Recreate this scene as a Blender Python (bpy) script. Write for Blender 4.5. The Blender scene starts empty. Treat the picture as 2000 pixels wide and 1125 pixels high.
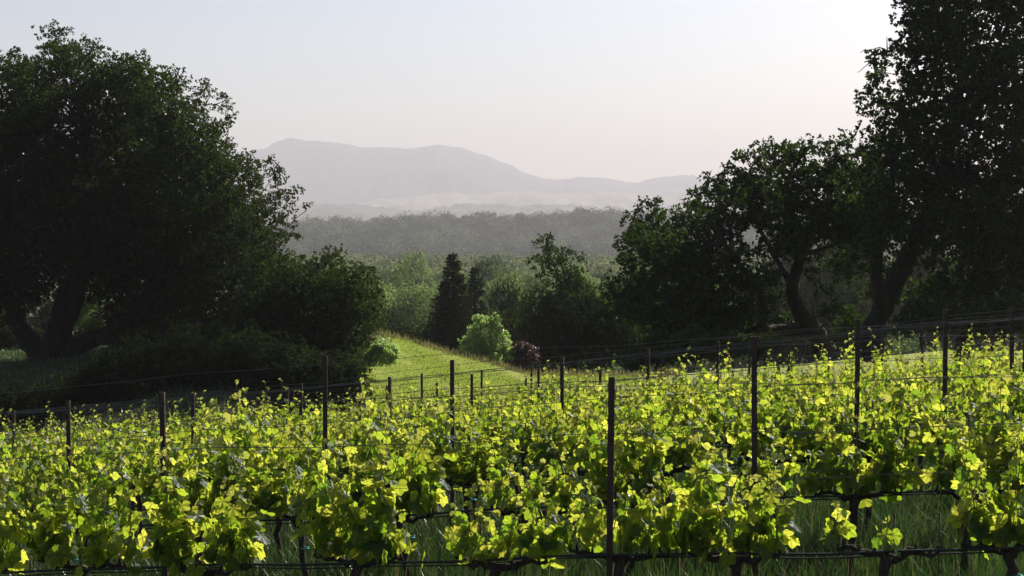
import bpy, math, random
import numpy as np
R = math.radians
sc = bpy.context.scene
COL = sc.collection

# ------------------------------------------------------------------ camera, sky, sun, exposure
F = 2778.0                      # focal length in pixels of the 2000 px wide photograph
PITCH = math.atan((562.5 - 450.0) / F)
cam_d = bpy.data.cameras.new('camera')
cam_d.sensor_width = 36.0
cam_d.lens = F / 2000.0 * 36.0
cam_d.clip_start = 0.1
cam_d.clip_end = 20000.0
cam = bpy.data.objects.new('camera', cam_d)
COL.objects.link(cam)
cam.location = (0, 0, 0)
cam.rotation_euler = (R(90) - PITCH, 0, 0)
sc.camera = cam

SUN_EL, SUN_AZ = R(34.0), R(40.0)       # azimuth measured from the view direction towards the right
SUN_DIR = (math.sin(SUN_AZ) * math.cos(SUN_EL), math.cos(SUN_AZ) * math.cos(SUN_EL), math.sin(SUN_EL))
world = bpy.data.worlds.new('World')
sc.world = world
world.use_nodes = True
wt = world.node_tree
wt.nodes.clear()
w_out = wt.nodes.new('ShaderNodeOutputWorld')
w_bg = wt.nodes.new('ShaderNodeBackground')
w_sky = wt.nodes.new('ShaderNodeTexSky')
w_sky.sky_type = 'NISHITA'
w_sky.sun_disc = False
w_sky.sun_elevation = SUN_EL
w_sky.sun_rotation = SUN_AZ
w_sky.air_density = 1.0
w_sky.dust_density = 1.4
w_sky.ozone_density = 1.0
w_bg.inputs['Strength'].default_value = 0.070
w_tint = wt.nodes.new('ShaderNodeMix')         # slight pinkish evening tint of the whole sky
w_tint.data_type = 'RGBA'
w_tint.blend_type = 'MULTIPLY'
w_tint.inputs['Factor'].default_value = 1.0
w_tint.inputs[7].default_value = (1.04, .99, .985, 1)
wt.links.new(w_sky.outputs[0], w_tint.inputs[6])
wt.links.new(w_tint.outputs[2], w_bg.inputs['Color'])
wt.links.new(w_bg.outputs[0], w_out.inputs['Surface'])

sun_d = bpy.data.lights.new('sun', 'SUN')
sun_d.energy = 4.8
sun_d.angle = R(0.5)
sun_d.color = (1.0, 0.94, 0.84)
sun = bpy.data.objects.new('sun', sun_d)
COL.objects.link(sun)
sun.rotation_euler = (R(90) - SUN_EL, 0, -SUN_AZ + R(180) - R(180))
from mathutils import Vector
sun.rotation_euler = Vector(SUN_DIR).to_track_quat('Z', 'Y').to_euler()

vs = sc.view_settings
vs.view_transform = 'Standard'
vs.look = 'None'
vs.exposure = 1.0
vs.gamma = 1.0
vs.use_curve_mapping = False
cy = sc.cycles
cy.use_denoising = True
cy.max_bounces = 6
cy.diffuse_bounces = 2
cy.glossy_bounces = 2
cy.transmission_bounces = 4
cy.volume_bounces = 1
cy.transparent_max_bounces = 8
cy.caustics_reflective = False
cy.caustics_refractive = False

rng = np.random.default_rng(7)
random.seed(7)


def W(x, y, d):
    """photo pixel (x, y) seen at depth d metres -> world point"""
    u = (x - 1000.0) / F
    w = (562.5 - y) / F
    vy = math.cos(PITCH) + w * math.sin(PITCH)
    vz = -math.sin(PITCH) + w * math.cos(PITCH)
    s = d / vy
    return np.array([u * s, d, vz * s])


# ------------------------------------------------------------------ ground height
def sstep(a, b, x):
    t = np.clip((x - a) / (b - a), 0, 1)
    return t * t * (3 - 2 * t)


def vnoise(x, y, s, seed=0):
    x = np.asarray(x, float) / s
    y = np.asarray(y, float) / s
    xi, yi = np.floor(x), np.floor(y)
    fx, fy = x - xi, y - yi
    fx = fx * fx * (3 - 2 * fx)
    fy = fy * fy * (3 - 2 * fy)

    def h(a, b):
        v = np.sin(a * 127.1 + b * 311.7 + seed * 74.7) * 43758.5453
        return v - np.floor(v)
    return (h(xi, yi) * (1 - fx) + h(xi + 1, yi) * fx) * (1 - fy) + (h(xi, yi + 1) * (1 - fx) + h(xi + 1, yi + 1) * fx) * fy


def fbm(x, y, s, n=4, seed=0):
    v = 0
    a = 0.5
    for i in range(n):
        v = v + a * (vnoise(x, y, s / 2 ** i, seed + i * 3) - 0.5)
        a *= 0.5
    return v


def G(x, y):
    x = np.asarray(x, float)
    y = np.asarray(y, float)
    xs = np.clip(x, -14, 18)
    t = 0.05 + 0.035 * np.clip((y - 10) / 4, 0, 1)
    z1 = -3.06 + t * xs - 0.1 * np.logaddexp(0, (y - 13) * 1.2) / 1.2
    left = np.clip(-5.75 - 0.275 * np.clip(x, -7.5, 0.8), -6, -3.7)
    left = left - 0.10 * np.clip(-8 - x, 0, 14)
    left = left - 0.022 * (60 - np.clip(y, 30, 60)) * sstep(-12, -3, x)
    right = -3.06 + 0.085 * xs - 2.1 - 0.055 * (y - 34)
    z2 = left + (right - left) * sstep(2, 8, x)
    z = z1 + (z2 - z1) * sstep(31, 44, y)
    fall = np.clip(y - 59.0, 0, None)
    z = z - 8.0 * (1 - np.exp(-fall / 26.0)) - 0.02 * np.clip(fall, 0, 90)
    floor = -15.5 - 10.0 * np.clip((y - 130) / 1020.0, 0, 1)
    z = z + (floor - z) * sstep(105, 180, y)
    # wooded ridge across the valley
    rx = (np.array([300, 560, 650, 720, 800, 880, 960, 1060, 1110, 1140, 1180, 1230, 1400, 1550, 1700, 2000, 2300]) - 1000) / F * 1490
    ry = (450 - np.array([446, 442, 438, 441, 432, 425, 428, 427, 420, 416, 417, 424, 428, 418, 424, 416, 425])) / F * 1490 - 11 + 25.5
    ridge = np.interp(x, rx, ry) + 6 * fbm(x, y, 120, 3, 4)
    z = z + ridge * sstep(1200 + 110 * np.sin(x / 52.0 + 1) , 1490 + 30 * np.sin(x / 60.0), y) * (1 - sstep(1520, 1900, y))
    z = z + 10 * sstep(2300, 3300, y)
    return z


# ------------------------------------------------------------------ materials
def mat_new(name):
    m = bpy.data.materials.new(name)
    m.use_nodes = True
    nt = m.node_tree
    nt.nodes.clear()
    out = nt.nodes.new('ShaderNodeOutputMaterial')
    return m, nt, out


def ramp(nt, fac, stops):
    r = nt.nodes.new('ShaderNodeValToRGB')
    el = r.color_ramp.elements
    while len(el) < len(stops):
        el.new(0.5)
    for e, (p, c) in zip(el, stops):
        e.position = p
        e.color = (*c, 1)
    nt.links.new(fac, r.inputs['Fac'])
    return r


def leaf_mat(name, refl, trans, mix=0.5, gloss=0.05, rough=0.4, vary=0.0, veins=False):
    """refl / trans: three colours each, picked per leaf"""
    m, nt, out = mat_new(name)
    g = nt.nodes.new('ShaderNodeNewGeometry')
    st = [(i / (len(refl) - 1) if len(refl) > 1 else 0, c) for i, c in enumerate(refl)]
    r1 = ramp(nt, g.outputs['Random Per Island'], st)
    st = [(i / (len(trans) - 1) if len(trans) > 1 else 0, c) for i, c in enumerate(trans)]
    r2 = ramp(nt, g.outputs['Random Per Island'], st)
    d = nt.nodes.new('ShaderNodeBsdfDiffuse')
    t = nt.nodes.new('ShaderNodeBsdfTranslucent')
    c1, c2 = r1.outputs[0], r2.outputs[0]
    if veins:                                   # five main veins run out from the leaf stalk
        at = nt.nodes.new('ShaderNodeAttribute')
        at.attribute_name = 'leaf_xy'
        sp = nt.nodes.new('ShaderNodeSeparateXYZ')
        nt.links.new(at.outputs['Vector'], sp.inputs[0])

        def mth(op, a, b=None):
            n = nt.nodes.new('ShaderNodeMath')
            n.operation = op
            for k, q in enumerate((a, b)):
                if q is None:
                    continue
                if isinstance(q, (int, float)):
                    n.inputs[k].default_value = q
                else:
                    nt.links.new(q, n.inputs[k])
            return n.outputs[0]
        xa = mth('ABSOLUTE', sp.outputs[0])
        dm = None
        for dg in (0, 52, 108):
            sn, cs_ = math.sin(R(dg)), math.cos(R(dg))
            across = mth('ABSOLUTE', mth('SUBTRACT', mth('MULTIPLY', xa, cs_), mth('MULTIPLY', sp.outputs[1], sn)))
            along = mth('ADD', mth('MULTIPLY', xa, sn), mth('MULTIPLY', sp.outputs[1], cs_))
            dd = mth('ADD', across, mth('MULTIPLY', mth('LESS_THAN', along, 0.0), 1.0))
            dm = dd if dm is None else mth('MINIMUM', dm, dd)
        vf = nt.nodes.new('ShaderNodeMapRange')
        vf.inputs['From Min'].default_value = .02
        vf.inputs['From Max'].default_value = .075
        vf.inputs['To Min'].default_value = 1.0
        vf.inputs['To Max'].default_value = 0.0
        nt.links.new(dm, vf.inputs['Value'])
        vs_ = []
        for c, col in ((c1, (.10, .13, .05, 1)), (c2, (.20, .25, .03, 1))):
            mv = nt.nodes.new('ShaderNodeMix')
            mv.data_type = 'RGBA'
            nt.links.new(mth('MULTIPLY', vf.outputs[0], .7), mv.inputs['Factor'])
            nt.links.new(c, mv.inputs[6])
            mv.inputs[7].default_value = col
            vs_.append(mv.outputs[2])
        c1, c2 = vs_
    if vary:                                    # each tree of a kind is a little lighter or darker
        oi = nt.nodes.new('ShaderNodeObjectInfo')
        mr = nt.nodes.new('ShaderNodeMapRange')
        mr.inputs['To Min'].default_value = 1 - vary
        mr.inputs['To Max'].default_value = 1 + vary
        nt.links.new(oi.outputs['Random'], mr.inputs['Value'])
        cs = []
        for c in (c1, c2):
            vm = nt.nodes.new('ShaderNodeVectorMath')
            vm.operation = 'SCALE'
            nt.links.new(c, vm.inputs[0])
            nt.links.new(mr.outputs[0], vm.inputs['Scale'])
            cs.append(vm.outputs[0])
        c1, c2 = cs
    nt.links.new(c1, d.inputs['Color'])
    nt.links.new(c2, t.inputs['Color'])
    mx = nt.nodes.new('ShaderNodeMixShader')
    mx.inputs[0].default_value = mix
    nt.links.new(d.outputs[0], mx.inputs[1])
    nt.links.new(t.outputs[0], mx.inputs[2])
    gl = nt.nodes.new('ShaderNodeBsdfGlossy')
    gl.inputs['Roughness'].default_value = rough
    gl.inputs['Color'].default_value = (0.9, 0.92, 0.95, 1)
    mx2 = nt.nodes.new('ShaderNodeMixShader')
    lw = nt.nodes.new('ShaderNodeLayerWeight')
    lw.inputs['Blend'].default_value = 0.25
    mul = nt.nodes.new('ShaderNodeMath')
    mul.operation = 'MULTIPLY_ADD'
    mul.inputs[1].default_value = gloss * 1.7
    mul.inputs[2].default_value = gloss * 0.5
    nt.links.new(lw.outputs['Fresnel'], mul.inputs[0])
    nt.links.new(mul.outputs[0], mx2.inputs[0])
    nt.links.new(mx.outputs[0], mx2.inputs[1])
    nt.links.new(gl.outputs[0], mx2.inputs[2])
    nt.links.new(mx2.outputs[0], out.inputs['Surface'])
    return m


def noise_mat(name, stops, scale=4.0, rough=0.9, detail=6.0, stretch=(1, 1, 1), bump=0.0, spec=0.2, bscale=None, metallic=0.0):
    m, nt, out = mat_new(name)
    tc = nt.nodes.new('ShaderNodeTexCoord')
    mp = nt.nodes.new('ShaderNodeMapping')
    mp.inputs['Scale'].default_value = stretch
    nt.links.new(tc.outputs['Object'], mp.inputs[0])
    n = nt.nodes.new('ShaderNodeTexNoise')
    n.inputs['Scale'].default_value = scale
    n.inputs['Detail'].default_value = detail
    n.inputs['Roughness'].default_value = 0.65
    nt.links.new(mp.outputs[0], n.inputs['Vector'])
    r = ramp(nt, n.outputs['Fac'], stops)
    p = nt.nodes.new('ShaderNodeBsdfPrincipled')
    p.inputs['Roughness'].default_value = rough
    p.inputs['Specular IOR Level'].default_value = spec
    p.inputs['Metallic'].default_value = metallic
    nt.links.new(r.outputs[0], p.inputs['Base Color'])
    if bump:
        n2 = nt.nodes.new('ShaderNodeTexNoise')
        n2.inputs['Scale'].default_value = bscale or scale * 3
        n2.inputs['Detail'].default_value = 5
        nt.links.new(mp.outputs[0], n2.inputs['Vector'])
        b = nt.nodes.new('ShaderNodeBump')
        b.inputs['Strength'].default_value = bump
        b.inputs['Distance'].default_value = 0.05
        nt.links.new(n2.outputs['Fac'], b.inputs['Height'])
        nt.links.new(b.outputs[0], p.inputs['Normal'])
    nt.links.new(p.outputs[0], out.inputs['Surface'])
    return m


M = {}
M['vine_leaf'] = leaf_mat('vine_leaf', [(.016, .045, .006), (.026, .060, .008), (.045, .08, .012)],
                          [(.14, .28, .010), (.38, .50, .024), (.66, .66, .075)], mix=.66, gloss=.014, rough=.5, veins=True)
M['vine_tip'] = leaf_mat('vine_tip', [(.08, .10, .03), (.11, .11, .035)], [(.38, .45, .06), (.50, .50, .09)], mix=.55, gloss=.02)
M['shoot'] = noise_mat('green_shoot', [(.3, (.10, .12, .025)), (.7, (.17, .13, .05))], 20, .6)
M['vine_bark'] = noise_mat('vine_bark', [(.3, (.018, .012, .009)), (.7, (.07, .05, .038))], 30, .95, stretch=(1, 1, .25), bump=.8)
M['post'] = noise_mat('rusty_steel', [(.3, (.022, .012, .009)), (.6, (.05, .024, .016)), (.8, (.085, .04, .024))], 14, .7, stretch=(1, 1, .3), bump=.3, spec=.35)
M['wire'] = noise_mat('wire_steel', [(.3, (.035, .033, .032)), (.7, (.085, .08, .075))], 40, .45, spec=.5)
M['hose'] = noise_mat('black_hose', [(.3, (.008, .008, .008)), (.7, (.02, .02, .02))], 10, .55, spec=.4)
M['tie'] = noise_mat('teal_tie', [(.3, (.01, .22, .20)), (.7, (.02, .32, .28))], 30, .5)
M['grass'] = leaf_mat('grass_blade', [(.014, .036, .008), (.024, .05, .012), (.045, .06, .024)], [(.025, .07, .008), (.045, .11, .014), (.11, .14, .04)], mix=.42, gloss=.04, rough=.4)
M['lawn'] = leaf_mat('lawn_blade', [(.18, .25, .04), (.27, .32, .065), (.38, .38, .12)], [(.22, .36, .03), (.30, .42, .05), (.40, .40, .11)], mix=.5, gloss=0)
M['drygrass'] = leaf_mat('dry_grass_blade', [(.09, .10, .035), (.14, .12, .05)], [(.18, .18, .06), (.26, .22, .09)], mix=.45, gloss=0)
M['bark'] = noise_mat('oak_bark', [(.3, (.008, .007, .006)), (.7, (.028, .023, .018))], 3, .95, stretch=(1, 1, .3), bump=1.0, bscale=8)
M['greybark'] = noise_mat('grey_bark', [(.3, (.08, .075, .065)), (.7, (.16, .15, .13))], 3, .95, stretch=(1, 1, .3), bump=.6)
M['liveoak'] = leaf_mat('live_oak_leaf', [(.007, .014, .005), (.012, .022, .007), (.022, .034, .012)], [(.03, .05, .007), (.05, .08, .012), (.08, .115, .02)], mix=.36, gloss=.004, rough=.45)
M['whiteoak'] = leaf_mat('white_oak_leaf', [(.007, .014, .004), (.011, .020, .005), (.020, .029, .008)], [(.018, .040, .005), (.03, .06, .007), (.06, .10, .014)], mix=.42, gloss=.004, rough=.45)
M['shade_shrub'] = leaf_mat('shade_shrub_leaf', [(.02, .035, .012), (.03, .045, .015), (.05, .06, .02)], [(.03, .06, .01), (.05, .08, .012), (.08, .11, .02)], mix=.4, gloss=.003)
M['maple'] = leaf_mat('maple_leaf', [(.13, .20, .06), (.18, .26, .08), (.24, .32, .11)], [(.30, .48, .09), (.40, .58, .13), (.5, .64, .17)], mix=.55, gloss=.04)
M['purple'] = leaf_mat('plum_leaf', [(.035, .016, .014), (.05, .02, .018), (.09, .045, .038)], [(.07, .025, .02), (.10, .035, .03), (.16, .08, .06)], mix=.45, gloss=.04)
M['pink'] = leaf_mat('pink_petal', [(.55, .28, .27), (.65, .38, .36)], [(.6, .3, .28), (.65, .4, .36)], mix=.4, gloss=.02)
M['goldleaf'] = leaf_mat('gold_leaf', [(.30, .20, .02), (.35, .10, .02), (.10, .18, .02)], [(.5, .34, .02), (.4, .1, .02), (.2, .34, .03)], mix=.45, gloss=.02)
M['brightgreen'] = leaf_mat('bright_green_leaf', [(.05, .11, .02), (.08, .15, .03)], [(.16, .32, .02), (.22, .38, .03)], mix=.45, gloss=.03)
M['tanbush'] = leaf_mat('tan_bush_leaf', [(.12, .12, .045), (.16, .14, .06)], [(.25, .24, .07), (.28, .26, .09)], mix=.4, gloss=.02)
M['conifer'] = leaf_mat('conifer_needle', [(.006, .011, .006), (.009, .015, .007), (.015, .02, .009)], [(.012, .024, .006), (.02, .035, .008), (.035, .05, .01)], mix=.3, gloss=.0)
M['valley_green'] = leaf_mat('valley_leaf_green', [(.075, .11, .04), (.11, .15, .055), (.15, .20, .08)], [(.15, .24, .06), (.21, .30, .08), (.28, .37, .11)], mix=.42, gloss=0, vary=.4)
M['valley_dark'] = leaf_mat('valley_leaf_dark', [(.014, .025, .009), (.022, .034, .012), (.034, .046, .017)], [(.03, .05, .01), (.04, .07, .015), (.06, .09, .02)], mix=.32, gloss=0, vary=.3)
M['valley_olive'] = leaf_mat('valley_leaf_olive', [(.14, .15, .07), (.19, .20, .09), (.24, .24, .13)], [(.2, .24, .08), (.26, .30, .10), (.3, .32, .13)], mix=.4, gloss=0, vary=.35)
M['shade_wood'] = leaf_mat('shade_wood_leaf', [(.010, .016, .007), (.015, .022, .009), (.022, .03, .012)], [(.02, .03, .008), (.03, .045, .01), (.04, .06, .014)], mix=.3, gloss=0, vary=.3)  # near-black leaf colour stands in for shade on the woods and left shrubs
M['ridge_leaf'] = leaf_mat('ridge_leaf', [(.03, .045, .02), (.045, .06, .026), (.07, .085, .04)], [(.04, .07, .02), (.07, .10, .03), (.12, .14, .05)], mix=.2, gloss=0)
M['ridge_pale'] = leaf_mat('ridge_pale_leaf', [(.09, .11, .05), (.12, .14, .065), (.17, .18, .09)], [(.10, .14, .04), (.14, .18, .06), (.2, .22, .09)], mix=.2, gloss=0)
M['ridge_dark'] = leaf_mat('ridge_dark_leaf', [(.012, .02, .009), (.02, .03, .013), (.03, .04, .018)], [(.02, .035, .01), (.03, .05, .015), (.05, .07, .02)], mix=.2, gloss=0)
M['soil'] = noise_mat('vineyard_soil', [(.3, (.02, .03, .010)), (.55, (.035, .05, .016)), (.8, (.06, .055, .03))], 3, .95, bump=.5)
M['wall'] = noise_mat('pale_stone', [(.3, (.34, .31, .27)), (.7, (.5, .47, .42))], 5, .9, bump=.3)
M['roof'] = noise_mat('grey_roof', [(.3, (.12, .11, .10)), (.7, (.2, .18, .17))], 4, .9)
M['glass'] = noise_mat('window_glass', [(.3, (.02, .022, .025)), (.7, (.03, .032, .035))], 2, .2, spec=.6)


# ------------------------------------------------------------------ mesh helpers
class Geo:
    def __init__(self):
        self.v, self.f, self.n, self.a = [], {}, 0, {}

    def add(self, V, Fc, mat=0, attr=None):
        V = np.asarray(V, np.float32).reshape(-1, 3)
        Fc = np.asarray(Fc, np.int64)
        self.f.setdefault((Fc.shape[1], mat), []).append(Fc + self.n)
        self.v.append(V)
        if attr is not None:
            self.a[self.n] = np.asarray(attr, np.float32)
        self.n += len(V)

    def tube(self, pts, rad, sides=5, mat=0, cap=True):
        pts = np.asarray(pts, float)
        rad = np.broadcast_to(np.asarray(rad, float), (len(pts),))
        n = len(pts)
        tan = np.gradient(pts, axis=0)
        tan /= np.linalg.norm(tan, axis=1)[:, None] + 1e-9
        ref = np.array([0.3, 0.9, 0.2]) if abs(tan[0][2]) > 0.7 else np.array([0, 0, 1.0])
        a = np.cross(tan, ref)
        a /= np.linalg.norm(a, axis=1)[:, None] + 1e-9
        b = np.cross(tan, a)
        th = np.arange(sides) * 2 * math.pi / sides
        V = pts[:, None, :] + rad[:, None, None] * (np.cos(th)[None, :, None] * a[:, None, :] + np.sin(th)[None, :, None] * b[:, None, :])
        i = np.arange(n - 1)[:, None] * sides
        j = np.arange(sides)[None, :]
        k = (j + 1) % sides
        q = np.stack([i + j, i + k, i + sides + k, i + sides + j], -1).reshape(-1, 4)
        self.add(V.reshape(-1, 3), q, mat)
        if cap:
            base = self.n - n * sides
            top = base + (n - 1) * sides
            self.f.setdefault((sides, mat), []).append(np.array([[top + s for s in range(sides)]]))
            self.f.setdefault((sides, mat), []).append(np.array([[base + s for s in reversed(range(sides))]]))

    def mesh(self, name, mats, smooth=False):
        me = bpy.data.meshes.new(name)
        V = np.concatenate(self.v)
        me.vertices.add(len(V))
        me.vertices.foreach_set('co', V.astype(np.float32).ravel())
        loops, starts, mi = [], [], []
        pos = 0
        for (k, m), fl in self.f.items():
            Fc = np.concatenate(fl)
            loops.append(Fc.ravel())
            starts.append(pos + np.arange(len(Fc)) * k)
            mi.append(np.full(len(Fc), m))
            pos += Fc.size
        loops = np.concatenate(loops).astype(np.int32)
        starts = np.concatenate(starts).astype(np.int32)
        me.loops.add(len(loops))
        me.loops.foreach_set('vertex_index', loops)
        me.polygons.add(len(starts))
        me.polygons.foreach_set('loop_start', starts)
        me.polygons.foreach_set('material_index', np.concatenate(mi).astype(np.int32))
        me.polygons.foreach_set('use_smooth', np.full(len(starts), smooth))
        for m in mats:
            me.materials.append(m)
        if self.a:
            A = np.zeros((len(V), 3), np.float32)
            for k, q in self.a.items():
                A[k:k + len(q)] = q
            me.attributes.new('leaf_xy', 'FLOAT_VECTOR', 'POINT').data.foreach_set('vector', A.ravel())
        me.update(calc_edges=True)
        me.validate()
        return me


def obj(name, me, parent=None, loc=None):
    o = bpy.data.objects.new(name, me)
    COL.objects.link(o)
    if parent is not None:
        o.parent = parent
    if loc is not None:
        o.location = loc
    return o


def thing(name, label, cat, loc=(0, 0, 0), group=None):
    o = bpy.data.objects.new(name, None)
    COL.objects.link(o)
    o.empty_display_size = 0.2
    o.location = loc
    return tag(o, label, cat, group)


def tag(o, label, cat, group=None):
    o['label'] = label
    o['category'] = cat
    if group:
        o['group'] = group
    return o


def copy_tree(o, parent=None):
    c = o.copy()
    COL.objects.link(c)
    if parent is not None:
        c.parent = parent
    for ch in list(o.children):
        copy_tree(ch, c)
    return c


def unit(v):
    return v / (np.linalg.norm(v, axis=-1, keepdims=True) + 1e-9)


def rand_dir(n):
    return unit(rng.normal(size=(n, 3)))


def leaf_quads(geo, P, T, N, L, Wd, mat=0, fold=0.25):
    """diamond leaves: base P, tip direction T, normal N, length L, half width Wd"""
    S = unit(np.cross(N, T))
    N = unit(np.cross(T, S))
    L = L[:, None]
    Wd = Wd[:, None]
    a = P
    m = P + T * L * 0.45
    b = m + S * Wd + N * Wd * fold
    c = P + T * L - N * L * 0.12
    d = m - S * Wd + N * Wd * fold
    V = np.stack([a, b, c, d], 1).reshape(-1, 3)
    i = np.arange(len(P))[:, None] * 4
    geo.add(V, i + np.array([[0, 1, 2, 3]]), mat)


# ------------------------------------------------------------------ trees
def foliage(geo, clumps, radii, n_twig, per, leaf, spread=0.06, mat=0, flat=0.8, shell=True, aspect=0.42, nrm=.8):
    """rosettes of leaves on twig ends spread through each clump"""
    per_c = np.clip(n_twig * (radii / np.quantile(radii, .8)) ** 1.8, 6, n_twig * 1.6).astype(int)
    C = np.repeat(clumps, per_c, 0)
    Rr = np.repeat(radii, per_c)
    sq = 0.75 + 0.55 * rng.random((len(clumps), 3))
    sq = np.repeat(sq, per_c, 0)
    n = len(C)
    dr = rand_dir(n)
    rr = rng.random(n) ** (1 / 3.0 if not shell else 0.25)
    # uneven clump outline
    rr = rr * (0.5 + 0.85 * vnoise(dr[:, 0] * 3 + C[:, 0] * 5, dr[:, 2] * 3 + dr[:, 1] * 2 + C[:, 2] * 5, 0.9, 5))
    P = C + dr * sq * (Rr * rr)[:, None] * np.array([1.08, 1.08, flat])
    ax = unit(dr + 0.5 * rand_dir(n) + np.array([0, 0, 0.35]))
    P2 = np.repeat(P, per, 0)
    A2 = np.repeat(ax, per, 0)
    k = len(P2)
    T = unit(A2 * 0.5 + rand_dir(k))
    N = unit(np.repeat(dr, per, 0) * nrm + rand_dir(k) * .8 + np.array([0, 0, 0.35]))
    P2 = P2 + rand_dir(k) * spread
    L = leaf * (0.65 + 0.6 * rng.random(k))
    leaf_quads(geo, P2, T, N, L, L * aspect, mat)


def clumps_in(spheres, spacing, inner=0.45, n_try=4000, cr=0.5):
    """clump centres and radii; every clump stays inside its bough, so small boughs carry small clumps"""
    C = np.array([q[0] for q in spheres], float)
    Rr = np.array([q[1] for q in spheres], float)
    wgt = Rr ** 2
    idx = rng.choice(len(C), n_try, p=wgt / wgt.sum())
    idx[:len(C) * 3] = np.tile(np.arange(len(C)), 3)
    rr = inner + (1 - inner) * rng.random(n_try) ** 0.6
    rad = np.minimum(cr * (0.5 + 0.9 * rng.random(n_try)), Rr[idx] * 0.75)
    P = C[idx] + rand_dir(n_try) * (np.maximum(Rr[idx] - rad * .42, 0) * rr)[:, None]
    lst, rl = [], []
    for p, q in zip(P, rad):
        if lst and ((np.array(lst) - p) ** 2).sum(1).min() < (spacing * min(1, q / cr + .25)) ** 2:
            continue
        lst.append(p)
        rl.append(q)
    return np.array(lst), np.array(rl)


def smooth_path(pts, n=4):
    pts = np.asarray(pts, float)
    if len(pts) < 3:
        t = np.linspace(0, 1, n + 1)[:, None]
        return pts[0] * (1 - t) + pts[-1] * t
    out = []
    P = np.vstack([2 * pts[0] - pts[1], pts, 2 * pts[-1] - pts[-2]])
    for i in range(1, len(P) - 2):
        for t in np.linspace(0, 1, n, endpoint=False):
            a, b, c, d = P[i - 1], P[i], P[i + 1], P[i + 2]
            out.append(0.5 * (2 * b + (c - a) * t + (2 * a - 5 * b + 4 * c - d) * t * t + (3 * b - a - 3 * c + d) * t ** 3))
    out.append(pts[-1])
    return np.array(out)


def grow_limbs(geo, skel, clumps, tip=0.02, gain=0.03, mat=0, sides=5):
    """skel: list of (points, radii) trunk limbs; then reach every clump by branches from the nearest wood"""
    nodes, nrad = [], []
    for pts, rad in skel:
        sp = smooth_path(pts, 5)
        rd = np.interp(np.linspace(0, 1, len(sp)), np.linspace(0, 1, len(rad)), rad)
        rd = rd * (1 + 0.08 * rng.normal(size=len(rd)))
        geo.tube(sp, rd, 9, mat)
        nodes += list(sp)
        nrad += list(rd)
    base = np.array(nodes)
    # skip the part of the trunk near the ground
    zmin = base[:, 2].min()
    zmax = max(c[2] for c in clumps)
    ok = base[:, 2] > zmin + 0.16 * (zmax - zmin)
    nodes = list(base[ok])
    nrad = list(np.array(nrad)[ok])
    cen = np.mean(nodes, 0)
    todo = sorted(clumps.tolist(), key=lambda c: min(((np.array(nodes) - c) ** 2).sum(1)))
    par = list(range(len(nodes)))
    links = []
    for c in todo:
        c = np.array(c)
        A = np.array(nodes)
        d = np.linalg.norm(A - c, axis=1)
        # prefer wood that lies below / inside
        pen = d + 0.35 * np.clip(A[:, 2] - c[2], 0, None)
        i = int(pen.argmin())
        p = A[i]
        L = np.linalg.norm(c - p)
        n = max(2, min(5, int(L / 0.8) + 1))
        t = np.linspace(0, 1, n + 1)[:, None]
        mid = p * (1 - t) + c * t
        w = rng.normal(size=(n + 1, 3)) * L * 0.06
        w[0] = 0
        mid = mid + w - np.array([0, 0, 1]) * (np.sin(t * math.pi) * L * 0.08)
        r0 = min(nrad[i] * 0.8, tip + gain * L)
        rd = np.linspace(r0, tip * 0.8, n + 1)
        geo.tube(mid, rd, sides, mat, cap=False)
        nodes += list(mid[1:])
        nrad += list(rd[1:])


def px_spheres(circles, d, depth, jitter=1.0):
    """circles (x, y, r) in photo pixels become real balls of foliage spread in depth round d"""
    out = []
    for x, y, r in circles:
        rm = r / F * d
        reps = 1 if r < 45 else 2
        for k in range(reps):
            sp = max(0.3, depth - rm)
            off = rng.uniform(-sp, sp) * jitter
            dd = d + off
            out.append((W(x, y, dd), r / F * dd * (1.0 if k == 0 else 0.85)))
    return out


def tree_px(name, label, cat, d, circles, limbs, depth, spacing, clump_r, n_twig, per, leaf, lmat, bmat='bark',
            base=None, tip=0.02, gain=0.03, group=None, inner=.45, n_try=5000, flat=.8, shell=True, extra=None):
    sph = px_spheres(circles, d, depth)
    cl, rad = clumps_in(sph, spacing, inner, n_try, clump_r)
    skel = []
    for lp in limbs:
        pts = [W(x, y, d + o) for x, y, r, o in lp]
        skel.append((pts, [r for x, y, r, o in lp]))
    root_p = np.array(base if base is not None else skel[0][0][0])
    gt = Geo()
    grow_limbs(gt, skel, cl, tip, gain)
    gc = Geo()
    foliage(gc, cl, rad, n_twig, per, leaf, leaf * .5, 0, flat, shell)
    for g in (gt, gc):
        g.v = [v - root_p.astype(np.float32) for v in g.v]
    t = thing(name, label, cat, root_p, group)
    obj('trunk', gt.mesh('trunk', [M[bmat]], True), t)
    obj('crown', gc.mesh('crown', [M[lmat]]), t)
    if extra:
        extra(t, root_p)
    return t


# ------------------------------------------------------------------ setting: ground sheet, hills
def grid_mesh(name, xs2d, ys2d, zs2d, mats, mi=None, smooth=True):
    r, c = zs2d.shape
    V = np.stack([xs2d, ys2d, zs2d], -1).reshape(-1, 3)
    i = np.arange(r - 1)[:, None] * c
    j = np.arange(c - 1)[None, :]
    q = np.stack([i + j, i + j + 1, i + c + j + 1, i + c + j], -1).reshape(-1, 4)
    g = Geo()
    g.add(V, q)
    return g.mesh(name, mats, smooth)


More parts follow.
